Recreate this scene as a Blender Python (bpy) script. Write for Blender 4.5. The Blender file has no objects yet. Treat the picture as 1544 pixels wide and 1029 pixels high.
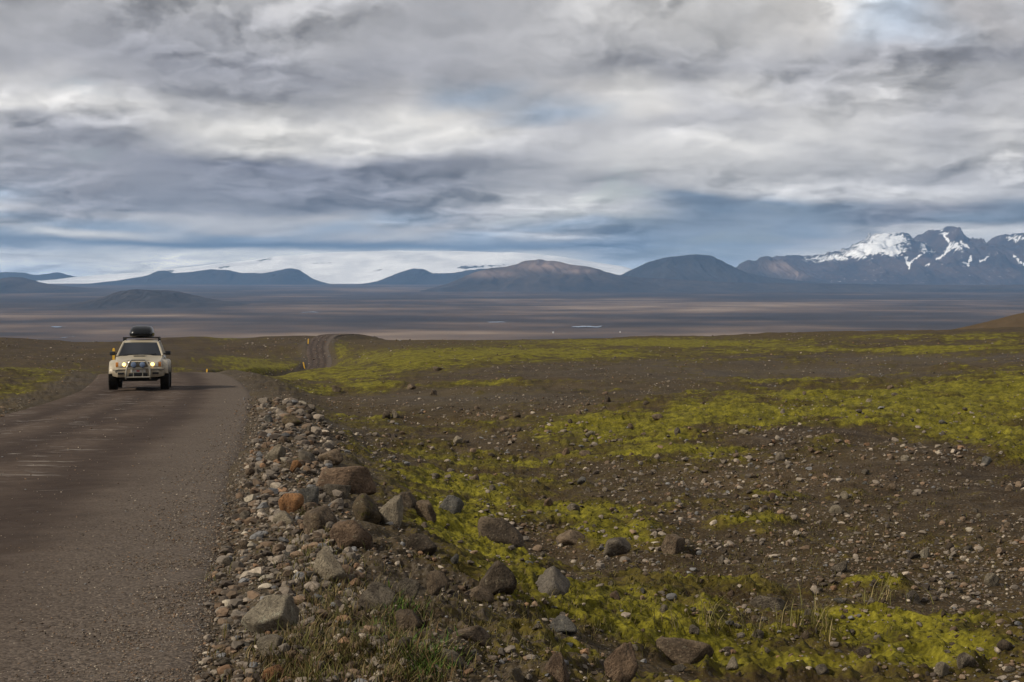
import bpy, bmesh, math, random
import numpy as np
from mathutils import Vector, Matrix

scene = bpy.context.scene
COL = scene.collection
R = math.radians
F = 2376.0            # focal length in photograph pixels (1544 wide)
CX, HY = 772.0, 410.0 # optical centre column and eye-level row of the photograph
CZ = 1.7              # camera height above the road, m

# ------------------------------------------------------------------ camera
cd = bpy.data.cameras.new('camera')
cam = bpy.data.objects.new('camera', cd); COL.objects.link(cam)
cam.location = (0, 0, CZ); cam.rotation_euler = (R(90), 0, 0)
cd.sensor_fit = 'HORIZONTAL'; cd.sensor_width = 36.0
cd.lens = 36.0 * F / 1544.0
cd.shift_y = (HY - 514.5) / 1544.0
cd.clip_start = 0.1; cd.clip_end = 200000.0
scene.camera = cam

# ------------------------------------------------------------------ light
SUN_EL, SUN_AZ = R(36), R(-112)      # azimuth from +Y, negative = to the left
sun_dir = Vector((math.sin(SUN_AZ) * math.cos(SUN_EL), math.cos(SUN_AZ) * math.cos(SUN_EL), math.sin(SUN_EL)))
sl = bpy.data.lights.new('sun', 'SUN'); sl.energy = 4.4; sl.angle = R(2); sl.color = (1.0, 0.91, 0.76)
so = bpy.data.objects.new('sun', sl); COL.objects.link(so)
so.rotation_euler = sun_dir.to_track_quat('Z', 'Y').to_euler()
vs = scene.view_settings
vs.view_transform = 'Standard'; vs.look = 'None'; vs.exposure = 0.0; vs.gamma = 1.0; vs.use_curve_mapping = False
scene.cycles.max_bounces = 6; scene.cycles.volume_bounces = 0
scene.cycles.use_denoising = True


def s2l(c):
    c = c / 255.0
    return c / 12.92 if c <= 0.04045 else ((c + 0.055) / 1.055) ** 2.4


def srgb(r, g, b, k=1.0):
    return (s2l(r) * k, s2l(g) * k, s2l(b) * k, 1.0)


class NT:
    """tiny node-tree writer"""
    def __init__(s, tree):
        s.t = tree; s.n = tree.nodes; s.l = tree.links

    def new(s, kind, **kw):
        nd = s.n.new(kind)
        for k, v in kw.items():
            setattr(nd, k, v)
        return nd

    def put(s, sock, v):
        if isinstance(v, bpy.types.NodeSocket):
            s.l.new(v, sock)
        elif v is not None:
            sock.default_value = v

    def math(s, op, a, b=None, c=None, clamp=False):
        nd = s.new('ShaderNodeMath', operation=op, use_clamp=clamp)
        s.put(nd.inputs[0], a)
        if b is not None: s.put(nd.inputs[1], b)
        if c is not None: s.put(nd.inputs[2], c)
        return nd.outputs[0]

    def maprange(s, v, a, b, c=0.0, d=1.0, smooth=True):
        nd = s.new('ShaderNodeMapRange', interpolation_type='SMOOTHSTEP' if smooth else 'LINEAR')
        s.put(nd.inputs[0], v)
        for i, q in enumerate((a, b, c, d)): s.put(nd.inputs[i + 1], q)
        return nd.outputs[0]

    def mix(s, f, a, b, blend='MIX'):
        nd = s.new('ShaderNodeMix', data_type='RGBA', blend_type=blend)
        s.put(nd.inputs[0], f); s.put(nd.inputs[6], a); s.put(nd.inputs[7], b)
        return nd.outputs[2]

    def noise(s, vec, scale, detail=4.0, rough=0.55, dist=0.0, dim='3D'):
        nd = s.new('ShaderNodeTexNoise', noise_dimensions=dim)
        s.put(nd.inputs['Vector'], vec); s.put(nd.inputs['Scale'], scale)
        nd.inputs['Detail'].default_value = detail; nd.inputs['Roughness'].default_value = rough
        nd.inputs['Distortion'].default_value = dist
        return nd

    def vor(s, vec, scale, feature='F1'):
        nd = s.new('ShaderNodeTexVoronoi', feature=feature)
        s.put(nd.inputs['Vector'], vec); s.put(nd.inputs['Scale'], scale)
        return nd

    def comb(s, x, y, z=0.0):
        nd = s.new('ShaderNodeCombineXYZ')
        s.put(nd.inputs[0], x); s.put(nd.inputs[1], y); s.put(nd.inputs[2], z)
        return nd.outputs[0]

    def vmath(s, op, a, b=None):
        nd = s.new('ShaderNodeVectorMath', operation=op)
        s.put(nd.inputs[0], a)
        if b is not None: s.put(nd.inputs[1], b)
        return nd.outputs[0]

    def ramp(s, f, stops, interp='LINEAR'):
        nd = s.new('ShaderNodeValToRGB'); cr = nd.color_ramp; cr.interpolation = interp
        while len(cr.elements) < len(stops): cr.elements.new(0.5)
        for e, (p, c) in zip(cr.elements, stops): e.position = p; e.color = c
        s.put(nd.inputs[0], f)
        return nd.outputs[0]


# ------------------------------------------------------------------ sky
def build_world():
    w = bpy.data.worlds.new('World'); scene.world = w; w.use_nodes = True
    t = w.node_tree; t.nodes.clear(); N = NT(t)
    out = N.new('ShaderNodeOutputWorld'); bg = N.new('ShaderNodeBackground')
    bg.inputs['Strength'].default_value = 0.1
    t.links.new(bg.outputs[0], out.inputs[0])
    sky = N.new('ShaderNodeTexSky', sky_type='NISHITA'); sky.sun_disc = False
    sky.sun_elevation = SUN_EL; sky.sun_rotation = SUN_AZ
    co = N.new('ShaderNodeTexCoord').outputs['Generated']
    sp = N.new('ShaderNodeSeparateXYZ'); t.links.new(co, sp.inputs[0])
    x, y, z = sp.outputs
    az = N.math('ARCTAN2', x, y)
    hor = N.math('SQRT', N.math('ADD', N.math('MULTIPLY', x, x), N.math('MULTIPLY', y, y)))
    el = N.math('MAXIMUM', N.math('DIVIDE', z, N.math('MAXIMUM', hor, 0.02)), -0.004)
    elc = N.math('MINIMUM', el, 3.0)
    # cloud cells flatten towards the horizon
    P0 = N.comb(N.math('MULTIPLY', az, 9.6), N.math('MULTIPLY', N.math('LOGARITHM', N.math('ADD', elc, 0.06), math.e), 3.7), 0.0)
    def two(scale, detail, rough, shift=None, warp=None):
        P = P0
        if warp is not None: P = N.vmath('ADD', P, warp)
        if shift is not None: P = N.vmath('ADD', P, shift)
        return N.noise(P, scale, detail, rough)
    def blend(nd, out='Fac'):
        return nd.outputs[out]
    wv = N.vmath('SUBTRACT', blend(two(0.75, 4.0, 0.5), 'Color'), (0.5, 0.5, 0.5))
    wsp = N.new('ShaderNodeSeparateXYZ'); t.links.new(wv, wsp.inputs[0])
    wamp = N.maprange(elc, 0.0, 0.16, 0.035, 0.13)
    azw = N.math('ADD', az, N.math('MULTIPLY', wsp.outputs[0], N.math('MULTIPLY', wamp, 1.0)))
    elw = N.math('ADD', elc, N.math('MULTIPLY', wsp.outputs[1], N.math('MULTIPLY', wamp, 0.62)))
    # column coordinate 0..1 across 36 degrees, mirrored on and on around the horizon
    cu = N.math('PINGPONG', N.math('ADD', N.math('MULTIPLY', N.math('TANGENT', N.math('MAXIMUM', N.math('MINIMUM', azw, 1.2), -1.2)), F / 1544.0), 0.5), 1.0)
    rows = [
        (-700, '172 176 170 178 174 172 178 174 172 176 178 174 176 172 178 174'),
        (-160, '168 172 170 176 178 174 172 176 180 178 182 178 176 170 172 176'),
        (-10, '172 172 176 184 186 176 170 172 180 190 194 196 202 b190 176 180'),
        (55, '170 166 162 164 168 168 166 170 176 180 184 190 194 b196 172 174'),
        (105, '164 160 152 150 152 156 160 164 172 166 164 170 166 162 156 158'),
        (140, '190 172 160 158 160 172 178 b162 180 204 180 196 182 180 176 180'),
        (176, '200 198 196 176 196 188 212 196 b160 200 184 174 196 190 172 182'),
        (208, '166 164 184 206 214 210 206 210 178 184 176 188 200 190 180 192'),
        (236, '160 152 164 196 216 200 206 194 182 196 200 206 190 194 184 200'),
        (264, '154 152 142 134 128 134 138 150 174 196 200 196 188 180 174 190'),
        (288, 'b164 152 146 140 138 138 142 156 180 176 188 194 190 192 186 180'),
        (310, '182 158 148 150 146 140 150 174 200 196 b140 b134 b140 144 140 b128'),
        (328, 'b164 160 178 176 180 178 b166 170 192 190 b138 b130 b144 136 b142 b134'),
        (346, '190 b168 b172 184 186 b176 184 180 b168 b160 b146 b150 b164 184 198 190'),
        (358, 'b160 222 210 b150 b164 180 196 b170 190 b152 b154 b150 b166 196 206 196'),
        (371, 'b140 b144 b122 b114 b116 b120 b128 b134 b140 b142 b140 b148 184 204 206 200'),
        (388, '214 222 232 234 232 234 236 234 226 b190 b176 b184 222 230 224 222'),
        (420, 'b222 b220 228 232 232 232 230 230 226 b212 b200 b206 224 230 228 230'),
    ]
    cols = []
    for py, txt in rows:
        st = []
        toks = txt.split()
        for i, tk in enumerate(toks):
            blue = tk[0] == 'b'; g = 176 + (float(tk.lstrip('b')) - 174) * 1.18
            if blue: c = srgb(g - 9, g + 1, g + 14)
            else:
                wgt = (g - 170) / 45.0
                c = srgb(g + 1.5 + 3 * wgt, g + 0.5 + 1 * wgt, g + 3 - 6 * wgt)
            st.append((i / 15.0, c))
        cols.append((py, N.ramp(cu, st, 'CARDINAL')))
    cur = cols[-1][1]
    for (p0, _), (p1, c1) in zip(reversed(cols[1:]), reversed(cols[:-1])):
        f = N.maprange(elw, (HY - p0) / F, (HY - p1) / F)
        cur = N.mix(f, cur, c1)
    # billow detail: difference of two samples gives lit tops and shaded bases
    warp = N.vmath('MULTIPLY', wv, (0.7, 0.7, 0.0))
    # rounded heads of cumulus: distance cells bent by noise, lit from the upper left
    bend = N.vmath('MULTIPLY', N.vmath('SUBTRACT', blend(two(1.6, 5.0, 0.6, (1.0, 9.0, 4.0)), 'Color'), (0.5, 0.5, 0.5)), (0.75, 0.75, 0.0))
    Pb = N.vmath('ADD', P0, bend)
    def head(scale, off):
        nd = N.new('ShaderNodeTexVoronoi', feature='F1', voronoi_dimensions='2D')
        N.put(nd.inputs['Vector'], N.vmath('ADD', Pb, off)); nd.inputs['Scale'].default_value = scale
        nd.inputs['Detail'].default_value = 2.0; nd.inputs['Roughness'].default_value = 0.45; nd.inputs['Lacunarity'].default_value = 2.3
        return nd.outputs['Distance']
    def rim(scale, off, d):
        return N.math('SUBTRACT', head(scale, tuple(p + q for p, q in zip(off, d))), head(scale, off))
    relA = rim(0.85, (0.3, 0.7, 0.0), (-0.10, 0.20, 0.0))
    relB = rim(1.9, (5.3, 2.7, 0.0), (-0.05, 0.10, 0.0))
    where = N.maprange(blend(two(0.7, 3.0, 0.5, (21.0, 3.0, 6.0))), 0.40, 0.62, 0.25, 1.0)
    soft = N.math('MULTIPLY', N.math('SUBTRACT', blend(two(0.62, 6.0, 0.52, (4.0, 2.0, 1.0), warp)), 0.5), 0.8)
    relief = N.math('MULTIPLY', where, N.math('ADD', N.math('MULTIPLY', relA, 1.3), N.math('MULTIPLY', relB, 0.85)))
    gain = N.math('ADD', 1.0, N.math('ADD', relief, soft))
    gain = N.math('MAXIMUM', gain, 0.35)
    lit = N.mix(1.0, cur, N.comb(gain, gain, gain), 'MULTIPLY')
    # thin places where the blue sky comes through
    hole = N.maprange(blend(two(0.55, 5.0, 0.55, (11.0, 5.0, 3.0), warp)), 0.60, 0.74, 0.0, 0.5)
    low = N.ramp(N.math('MULTIPLY', elc, 5.0), [(0.0, (13.2, 12.6, 11.6, 1)), (0.0625, (12.4, 12.0, 11.2, 1)), (0.125, (11.8, 11.5, 11.0, 1)), (0.25, (11.0, 10.9, 10.8, 1)), (0.5, (10.7, 10.6, 10.5, 1)), (1.0, (10.4, 10.4, 10.4, 1))])
    scaled = N.mix(1.0, lit, low, 'MULTIPLY')
    full = N.mix(hole, scaled, N.mix(1.0, sky.outputs[0], (1.0, 1.0, 1.0, 1.0), 'MULTIPLY'))
    t.links.new(full, bg.inputs['Color'])


build_world()

# ------------------------------------------------------------------ numpy noise
rs = np.random.RandomState(7)
PERM = rs.permutation(1024); PERM = np.concatenate([PERM, PERM])
GA = rs.uniform(0, 2 * np.pi, 1024); GX, GY = np.cos(GA), np.sin(GA)


def perlin(x, y):
    x = np.asarray(x, float); y = np.asarray(y, float)
    xi = np.floor(x).astype(np.int64); yi = np.floor(y).astype(np.int64)
    xf = x - xi; yf = y - yi
    u = xf * xf * xf * (xf * (xf * 6 - 15) + 10); v = yf * yf * yf * (yf * (yf * 6 - 15) + 10)
    def g(ix, iy, dx, dy):
        h = PERM[(PERM[ix & 1023] + iy) & 1023]
        return GX[h] * dx + GY[h] * dy
    a = g(xi, yi, xf, yf); b = g(xi + 1, yi, xf - 1, yf)
    c = g(xi, yi + 1, xf, yf - 1); d = g(xi + 1, yi + 1, xf - 1, yf - 1)
    return (a + u * (b - a)) * (1 - v) + (c + u * (d - c)) * v


def fbm(x, y, oct=4, gain=0.5, lac=2.03):
    s = 0; a = 1.0; n = 0
    for i in range(oct):
        s = s + a * perlin(x + 17.3 * i, y - 9.1 * i); n += a; a *= gain; x = x * lac; y = y * lac
    return s / n * 1.6


def ridged(x, y, oct=4):
    s = 0; a = 1.0; n = 0
    for i in range(oct):
        s = s + a * (1 - 2 * np.abs(perlin(x + 5.7 * i, y + 3.3 * i))); n += a; a *= 0.5; x = x * 2.1; y = y * 2.1
    return s / n


def sstep(a, b, v):
    t = np.clip((v - a) / (b - a), 0, 1)
    return t * t * (3 - 2 * t)


# ------------------------------------------------------------------ terrain
# depth of the ground below the eye, by photograph column and distance (metres)
PLAIN = [(900, 62), (1400, 105), (2200, 165), (3300, 198), (4500, 202), (70000, 202)]
TERR = {
    -700: [(1, 1.8), (10, 2.2), (40, 3.6), (60, 4.2), (90, 5.3), (130, 8.5), (300, 17), (400, 20), (550, 22.5), (700, 34)],
    0:   [(1, 1.8), (10, 2.2), (40, 3.75), (60, 4.4), (90, 5.6), (130, 9), (300, 18), (400, 20.5), (550, 23), (700, 35)],
    130: [(1, 1.8), (10, 2.2), (40, 3.7), (60, 4.5), (90, 5.8), (130, 10), (300, 19), (400, 22), (550, 24.3), (700, 36)],
    270: [(1, 1.8), (10, 2.2), (40, 3.7), (60, 4.5), (80, 5.3), (130, 10.5), (300, 19.5), (400, 21.8), (550, 22.6), (700, 36)],
    345: [(1, 1.8), (10, 2.2), (40, 3.7), (60, 4.5), (80, 5.3), (130, 10.5), (300, 20), (400, 22.5), (550, 23.2), (700, 36)],
    400: [(1, 1.8), (10, 2.25), (40, 3.9), (60, 4.7), (80, 5.5), (110, 7.4), (160, 12), (300, 20), (396, 24), (460, 22.2), (540, 22.2), (700, 36)],
    480: [(1, 1.8), (10, 2.35), (40, 4.2), (60, 4.95), (100, 6.65), (125, 8.0), (200, 14), (330, 23), (396, 24.6), (460, 21.5), (520, 20.9), (560, 22.6), (700, 36)],
    600: [(1, 1.8), (5, 2.1), (10, 2.7), (20, 3.3), (50, 4.25), (100, 6.1), (150, 8.3), (250, 12.9), (400, 18.6), (500, 21.3), (600, 28), (700, 36)],
    772: [(1, 1.8), (5, 2.2), (10, 2.7), (20, 3.2), (50, 4.15), (100, 5.95), (200, 10.2), (350, 16.2), (500, 21.6), (600, 28), (700, 36)],
    1000: [(1, 1.8), (5, 2.2), (10, 2.7), (20, 3.1), (35, 3.55), (50, 4.0), (100, 5.9), (200, 9.7), (300, 13.1), (450, 18.2), (560, 25), (700, 36)],
    1250: [(1, 1.8), (5, 2.2), (10, 2.7), (20, 3.1), (35, 3.35), (50, 3.8), (75, 5.2), (100, 5.8), (150, 7.4), (250, 10.6), (350, 13.3), (480, 21), (700, 38)],
    1544: [(1, 1.8), (5, 2.2), (10, 2.7), (20, 3.0), (35, 3.2), (50, 3.6), (68, 4.6), (100, 5.2), (150, 6.3), (220, 8.0), (300, 10.3), (420, 19), (700, 40)],
    2300: [(1, 1.8), (5, 2.2), (10, 2.7), (20, 3.0), (50, 3.6), (100, 5.0), (200, 7.0), (300, 9.5), (420, 19), (700, 40)],
}
LY = np.linspace(0.0, math.log(70000), 420)
PXL = np.linspace(-700, 2300, 151)


def _lattice():
    keys = sorted(TERR)
    cols = np.array([np.interp(LY, [math.log(a) for a, _ in TERR[k] + PLAIN], [math.log(b) for _, b in TERR[k] + PLAIN]) for k in keys])
    G = np.array([[0.0] * len(LY) for _ in PXL])
    for j in range(len(LY)):
        G[:, j] = np.interp(PXL, keys, cols[:, j])
    def blur(A, ax, n):
        k = np.array([0.25, 0.5, 0.25])
        for _ in range(n):
            B = np.moveaxis(A, ax, 0)
            P = np.concatenate([B[:1], B, B[-1:]])
            B = k[0] * P[:-2] + k[1] * P[1:-1] + k[2] * P[2:]
            A = np.moveaxis(B, 0, ax)
        return A
    return np.exp(blur(blur(G, 1, 4), 0, 4))


LAT = _lattice()


def base_depth(X, Y):
    Yc = np.maximum(Y, 1.0)
    px = np.clip(CX + F * X / Yc, -699, 2299)
    i = (px - PXL[0]) / (PXL[1] - PXL[0]); j = np.clip(np.log(Yc) / (LY[1] - LY[0]), 0, len(LY) - 1.001)
    i0 = i.astype(int); j0 = j.astype(int); fi = i - i0; fj = j - j0
    return (LAT[i0, j0] * (1 - fi) * (1 - fj) + LAT[i0 + 1, j0] * fi * (1 - fj) + LAT[i0, j0 + 1] * (1 - fi) * fj + LAT[i0 + 1, j0 + 1] * fi * fj)


# road centre line: x, y, depth below the eye
ROAD = [(0.1, -25, 1.0), (-1.8, -10, 1.35), (-3.4, 0, 1.62), (-4.4, 6.5, 1.78), (-5.85, 15, 2.25), (-9.3, 37, 3.45), (-12.75, 57.5, 4.36), (-16.6, 75, 4.98),
        (-20.5, 90, 5.85), (-27, 112, 8.2), (-38, 150, 12.6), (-54, 220, 19.5), (-57.5, 320, 24.6), (-49.0, 392, 24.6), (-56.0, 455, 21.6),
        (-58.5, 488, 20.6), (-59, 515, 20.55), (-54, 545, 21.8), (-40, 600, 29), (-10, 700, 46)]


def spline(pts, n=16):
    P = np.array(pts, float); out = []
    for i in range(len(P) - 1):
        p0 = P[max(i - 1, 0)]; p1 = P[i]; p2 = P[i + 1]; p3 = P[min(i + 2, len(P) - 1)]
        m = np.linalg.norm(p2 - p1)
        t1 = (p2 - p0) / max(np.linalg.norm(p2 - p0), 1e-6) * m; t2 = (p3 - p1) / max(np.linalg.norm(p3 - p1), 1e-6) * m
        for k in range(n):
            t = k / n
            out.append((2*t**3-3*t**2+1)*p1 + (t**3-2*t**2+t)*t1 + (-2*t**3+3*t**2)*p2 + (t**3-t**2)*t2)
    out.append(P[-1])
    return np.array(out)


RC = spline(ROAD, 8)
HALF = 3.0


def road_at(X, Y):
    """signed offset from the centre line (+ = towards the camera's right) and the road's depth there"""
    shp = X.shape; X = X.ravel(); Y = Y.ravel()
    d = np.full(X.shape, 999.0); h = np.full(X.shape, 0.0)
    m = (Y > -40) & (Y < 760) & (np.abs(X - np.interp(Y, RC[:, 1], RC[:, 0])) < 70)
    idx = np.nonzero(m)[0]
    A = RC[:-1, :2]; B = RC[1:, :2]; AB = B - A; L2 = (AB ** 2).sum(1)
    for s in range(0, len(idx), 20000):
        ii = idx[s:s + 20000]
        px = X[ii][:, None] - A[None, :, 0]; py = Y[ii][:, None] - A[None, :, 1]
        t = np.clip((px * AB[:, 0] + py * AB[:, 1]) / L2, 0, 1)
        dx = px - t * AB[:, 0]; dy = py - t * AB[:, 1]
        dd = dx * dx + dy * dy
        k = dd.argmin(1); r = np.arange(len(ii))
        sg = np.sign(AB[k, 1] * px[r, k] - AB[k, 0] * py[r, k])
        d[ii] = sg * np.sqrt(dd[r, k]); h[ii] = RC[k, 2] + t[r, k] * (RC[k + 1, 2] - RC[k, 2])
    return d.reshape(shp), h.reshape(shp)


MOSS = [  # moss cushions by photograph ellipse: cx, cy, rx, ry, weight
    (700, 760, 120, 34, 1), (870, 785, 130, 30, 1), (690, 850, 80, 48, 1), (650, 925, 60, 46, .9), (930, 812, 90, 18, .9), (760, 735, 150, 12, .8),
    (880, 965, 260, 44, .85), (1360, 958, 240, 26, .8), (1080, 1012, 340, 26, .8), (1130, 800, 50, 10, .8), (1170, 755, 42, 8, .7), (1060, 905, 120, 14, .55),
    (760, 910, 90, 30, .8), (1330, 892, 80, 9, .5), (700, 1000, 120, 40, .7), (1450, 1000, 200, 30, .7),
    (1350, 615, 280, 36, 1), (1130, 630, 140, 22, .95), (950, 652, 180, 24, .8), (1010, 682, 150, 13, .9), (1520, 600, 200, 38, 1), (1450, 655, 140, 28, .8), (1240, 680, 60, 12, .7),
    (1560, 680, 120, 24, .8), (1250, 580, 220, 9, .8), (850, 640, 80, 8, .5), (700, 700, 160, 14, .6), (560, 650, 120, 20, .5), (640, 690, 60, 16, .7),
    (760, 536, 260, 12, 1), (640, 545, 140, 14, 1), (1000, 519, 260, 8, .9), (555, 582, 56, 10, 1), (530, 560, 90, 12, .9), (1300, 531, 300, 6, .9), (1150, 546, 140, 4, .6),
    (420, 562, 110, 16, .9), (740, 583, 100, 4, .9), (470, 585, 90, 14, .6), (1420, 512, 240, 6, .6),
    (40, 602, 110, 22, .95), (110, 578, 90, 12, .7), (-80, 620, 100, 40, .8), (370, 547, 70, 9, .7), (260, 560, 50, 8, .5), (60, 560, 120, 8, .5),
    (330, 511, 45, 4, .7), (500, 530, 30, 16, .8),
]
BARE = [(1330, 578, 60, 6, 1), (700, 600, 200, 22, .8), (1050, 570, 420, 24, .6), (1100, 740, 320, 50, .8), (1150, 840, 260, 30, .6), (500, 800, 90, 120, .6)]


def moss_field(X, Y, h):
    Yc = np.maximum(Y, 0.5)
    px = CX + F * X / Yc; py = HY + F * h / Yc
    m = np.zeros(X.shape)
    for cx, cy, rx, ry, w in MOSS:
        q = ((px - cx) / rx) ** 2 + ((py - cy) / ry) ** 2
        m = np.maximum(m, w * np.exp(-q * 0.9))
    for cx, cy, rx, ry, w in BARE:
        q = ((px - cx) / rx) ** 2 + ((py - cy) / ry) ** 2
        m = m * (1 - 0.75 * w * np.exp(-q))
    inside = (Y > 1) & (px > -300) & (px < 1900) & (py < 1100)
    m = np.where(inside, m, 0.45)
    # patchiness at the size of the cushions, wider far away
    n = 0.45 * fbm(X * 0.22, Y * 0.15, 5, 0.6) + 0.62 * fbm(X * 0.9 + 9, Y * 1.0, 5, 0.65)
    n = n + sstep(20, 45, np.hypot(X, Y)) * (0.40 * fbm(X * 0.38 + 31, Y * 0.30, 4, .62) - 0.06)
    v = 0.84 * m + 0.84 * n + 0.24
    return sstep(0.08, 0.95, v), px, py


SCARPS = [([590, 640, 700, 780, 860, 1010], [560, 553, 549, 545, 541, 533], 0.26, 16), ([1180, 1260, 1330, 1400, 1480, 1640], [529, 527, 523, 519, 516, 512], 0.38, 14), ([-100, 20, 110, 160], [548, 546, 549, 552], 0.25, 12)]


def ground(X, Y, full=False, top=False):
    """z of the ground (under the road too); with full also the moss mask"""
    X = np.asarray(X, float); Y = np.asarray(Y, float)
    r = np.hypot(X, Y)
    h = base_depth(X, Y)
    d, hr = road_at(X, Y)
    moss, px, py = moss_field(X, Y, h)
    fade = 1 - sstep(300, 700, r)
    # rolling relief, hummocks, cushions, clods
    z = 0.30 * fbm(X / 8, Y / 8, 3) * fade * sstep(5, 24, r) + 0.45 * fbm(X / 26 + 2, Y / 22, 3) * fade * sstep(18, 60, r)
    z = z + 0.15 * fbm(X / 2.6 + 3, Y / 2.6, 3) * fade
    lump = ridged(X / 1.1, Y / 1.1, 3)
    z = z + 0.055 * lump * fade * (1 - sstep(80, 200, r))
    near = 1 - sstep(30, 60, r)
    fine = fbm(X * 4.5, Y * 4.5, 3)
    z = z + 0.022 * fine * near
    cush = np.abs(perlin(X * 2.6, Y * 1.9)) + 0.55 * np.abs(perlin(X * 6.3, Y * 5.1)) + 0.3 * np.abs(perlin(X * 13.0, Y * 11.0)) * near
    z = z + sstep(0.1, 0.7, moss) * (0.055 + 0.19 * (0.5 - cush)) * (1 - sstep(60, 200, r))
    wide = 1.0 - np.abs(perlin(X / 3.3, Y / 2.1))
    z = z + 0.16 * (wide - 0.7) * sstep(25, 60, r) * fade
    lft = sstep(-0.05, -0.2, X / np.maximum(Y, 1))
    z = z + (0.5 + 2.2 * lft * sstep(180, 330, r)) * fbm(X / 60, Y / 60, 4) * sstep(60, 200, r) * (1 - sstep(700, 1500, r))
    z = z + 14 * fbm(X / 2600, Y / 2600, 4) * sstep(3000, 6000, r) * (1 - 0.5 * sstep(20000, 40000, r))
    for lx, ly, amp, wid in SCARPS:
        line = np.interp(px, lx, ly, left=-1e4, right=-1e4) + 3.0 * fbm(px / 60, py / 9 + amp, 3, .5)
        q = line - py
        ends = sstep(lx[0], lx[0] + 60, px) * sstep(lx[-1] + 30, lx[-1] - 60, px)
        z = z + np.where((Y > 20) & (r < 700), amp * sstep(0, 3.0, q) * np.exp(-np.clip(q, 0, 99) / wid) * ends, 0)
    # road bed, shoulder berm of graded rubble, bank
    ad = np.abs(d)
    berm = np.where(d > 0, 0.17, 0.08) * np.exp(-((ad - HALF - 1.3) / 0.8) ** 2) * (0.6 + 0.8 * np.clip(fbm(X / 3.1, Y / 3.1, 2), -1, 1))
    wb = np.where(d > 0, 4.2, 3.2)
    k = sstep(HALF, HALF + wb, ad)
    kz = sstep(HALF - 0.35, HALF + 1.0, ad)
    hh = hr + 0.02 + (h - hr) * k
    zz = -hh + z * (0.10 + 0.90 * kz) + berm
    bed = sstep(HALF - 0.75, HALF - 0.1, ad)
    zz = np.where(ad < 60, zz - 0.16 * (1 - bed) - 0.05 * (1 - sstep(HALF - .1, HALF + .4, ad)), -h + z)
    if top:
        rs_ = -hr + 0.05 * (1 - (d / 3.0) ** 2)
        zz = np.where(ad < HALF + .2, np.maximum(zz, rs_), zz)
    if full:
        mm = moss * sstep(HALF + 0.6, HALF + 2.4, ad)
        return CZ + zz, mm, d, px, py
    return CZ + zz


_tab = {}


def unproject(px, py, zoff=0.0):
    """first ground point seen through a photograph pixel"""
    k = int(round(px / 3.0)) * 3
    if k not in _tab:
        Y = np.exp(np.linspace(math.log(4.0), math.log(60000), 1500))
        X = (k - CX) / F * Y
        q = HY + F * (CZ - ground(X, Y)) / Y
        _tab[k] = (Y, np.minimum.accumulate(q))
    Y, q = _tab[k]
    i = int(np.searchsorted(-q, -py)); i = min(max(i, 1), len(Y) - 1)
    a, b = q[i - 1], q[i]
    t = 0.0 if abs(a - b) < 1e-9 else min(max((a - py) / (a - b), 0), 1)
    y = Y[i - 1] + t * (Y[i] - Y[i - 1]); x = (px - CX) / F * y
    return x, y, float(ground(np.array([x]), np.array([y]))[0])


# ------------------------------------------------------------------ mesh helpers
def link(o, parent=None):
    COL.objects.link(o)
    if parent is not None: o.parent = parent
    return o


def mesh_np(name, V, Fc, mat, smooth=True, attrs=None, colors=None):
    """mesh from arrays; faces all tris or all quads"""
    V = np.asarray(V, np.float32); Fc = np.asarray(Fc, np.int32)
    me = bpy.data.meshes.new(name)
    nf, k = Fc.shape
    me.vertices.add(len(V)); me.vertices.foreach_set('co', V.ravel())
    me.loops.add(nf * k); me.loops.foreach_set('vertex_index', Fc.ravel())
    me.polygons.add(nf); me.polygons.foreach_set('loop_start', np.arange(0, nf * k, k, dtype=np.int32))
    me.polygons.foreach_set('loop_total', np.full(nf, k, np.int32))
    me.polygons.foreach_set('use_smooth', np.full(nf, smooth))
    for an, arr in (attrs or {}).items():
        at = me.attributes.new(an, 'FLOAT', 'POINT'); at.data.foreach_set('value', np.asarray(arr, np.float32).ravel())
    for an, arr in (colors or {}).items():
        at = me.attributes.new(an, 'FLOAT_COLOR', 'POINT'); at.data.foreach_set('color', np.asarray(arr, np.float32).ravel())
    me.update(calc_edges=True); me.validate()
    if mat is not None: me.materials.append(mat)
    return me


def tag(o, label=None, cat=None, group=None, kind=None):
    if label: o['label'] = label
    if cat: o['category'] = cat
    if group: o['group'] = group
    if kind: o['kind'] = kind
    return o


def grid_faces(nr, nc, wrap=False):
    i = np.arange(nr - 1)[:, None]; j = np.arange(nc if wrap else nc - 1)[None, :]
    j2 = (j + 1) % nc
    return np.stack([i * nc + j, i * nc + j2, (i + 1) * nc + j2, (i + 1) * nc + j], -1).reshape(-1, 4)


# ------------------------------------------------------------------ materials
def material(name):
    m = bpy.data.materials.new(name); m.use_nodes = True
    N = NT(m.node_tree); b = m.node_tree.nodes['Principled BSDF']
    b.inputs['Specular IOR Level'].default_value = 0.25
    return m, N, b


def simple(name, col, rough=0.6, metal=0.0, spec=0.4, var=0.12, scale=8.0, emit=None, estr=0.0):
    m, N, b = material(name)
    co = N.new('ShaderNodeTexCoord').outputs['Object']
    n = N.noise(co, scale, 4).outputs['Fac']
    c = tuple(col) + (1.0,) if len(col) == 3 else col
    lo = tuple(x * (1 - var) for x in c[:3]) + (1,); hi = tuple(min(1, x * (1 + var)) for x in c[:3]) + (1,)
    N.put(b.inputs['Base Color'], N.mix(n, lo, hi))
    b.inputs['Roughness'].default_value = rough; b.inputs['Metallic'].default_value = metal
    b.inputs['Specular IOR Level'].default_value = spec
    if emit:
        b.inputs['Emission Color'].default_value = tuple(emit) + (1.0,); b.inputs['Emission Strength'].default_value = estr
    return m


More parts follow.
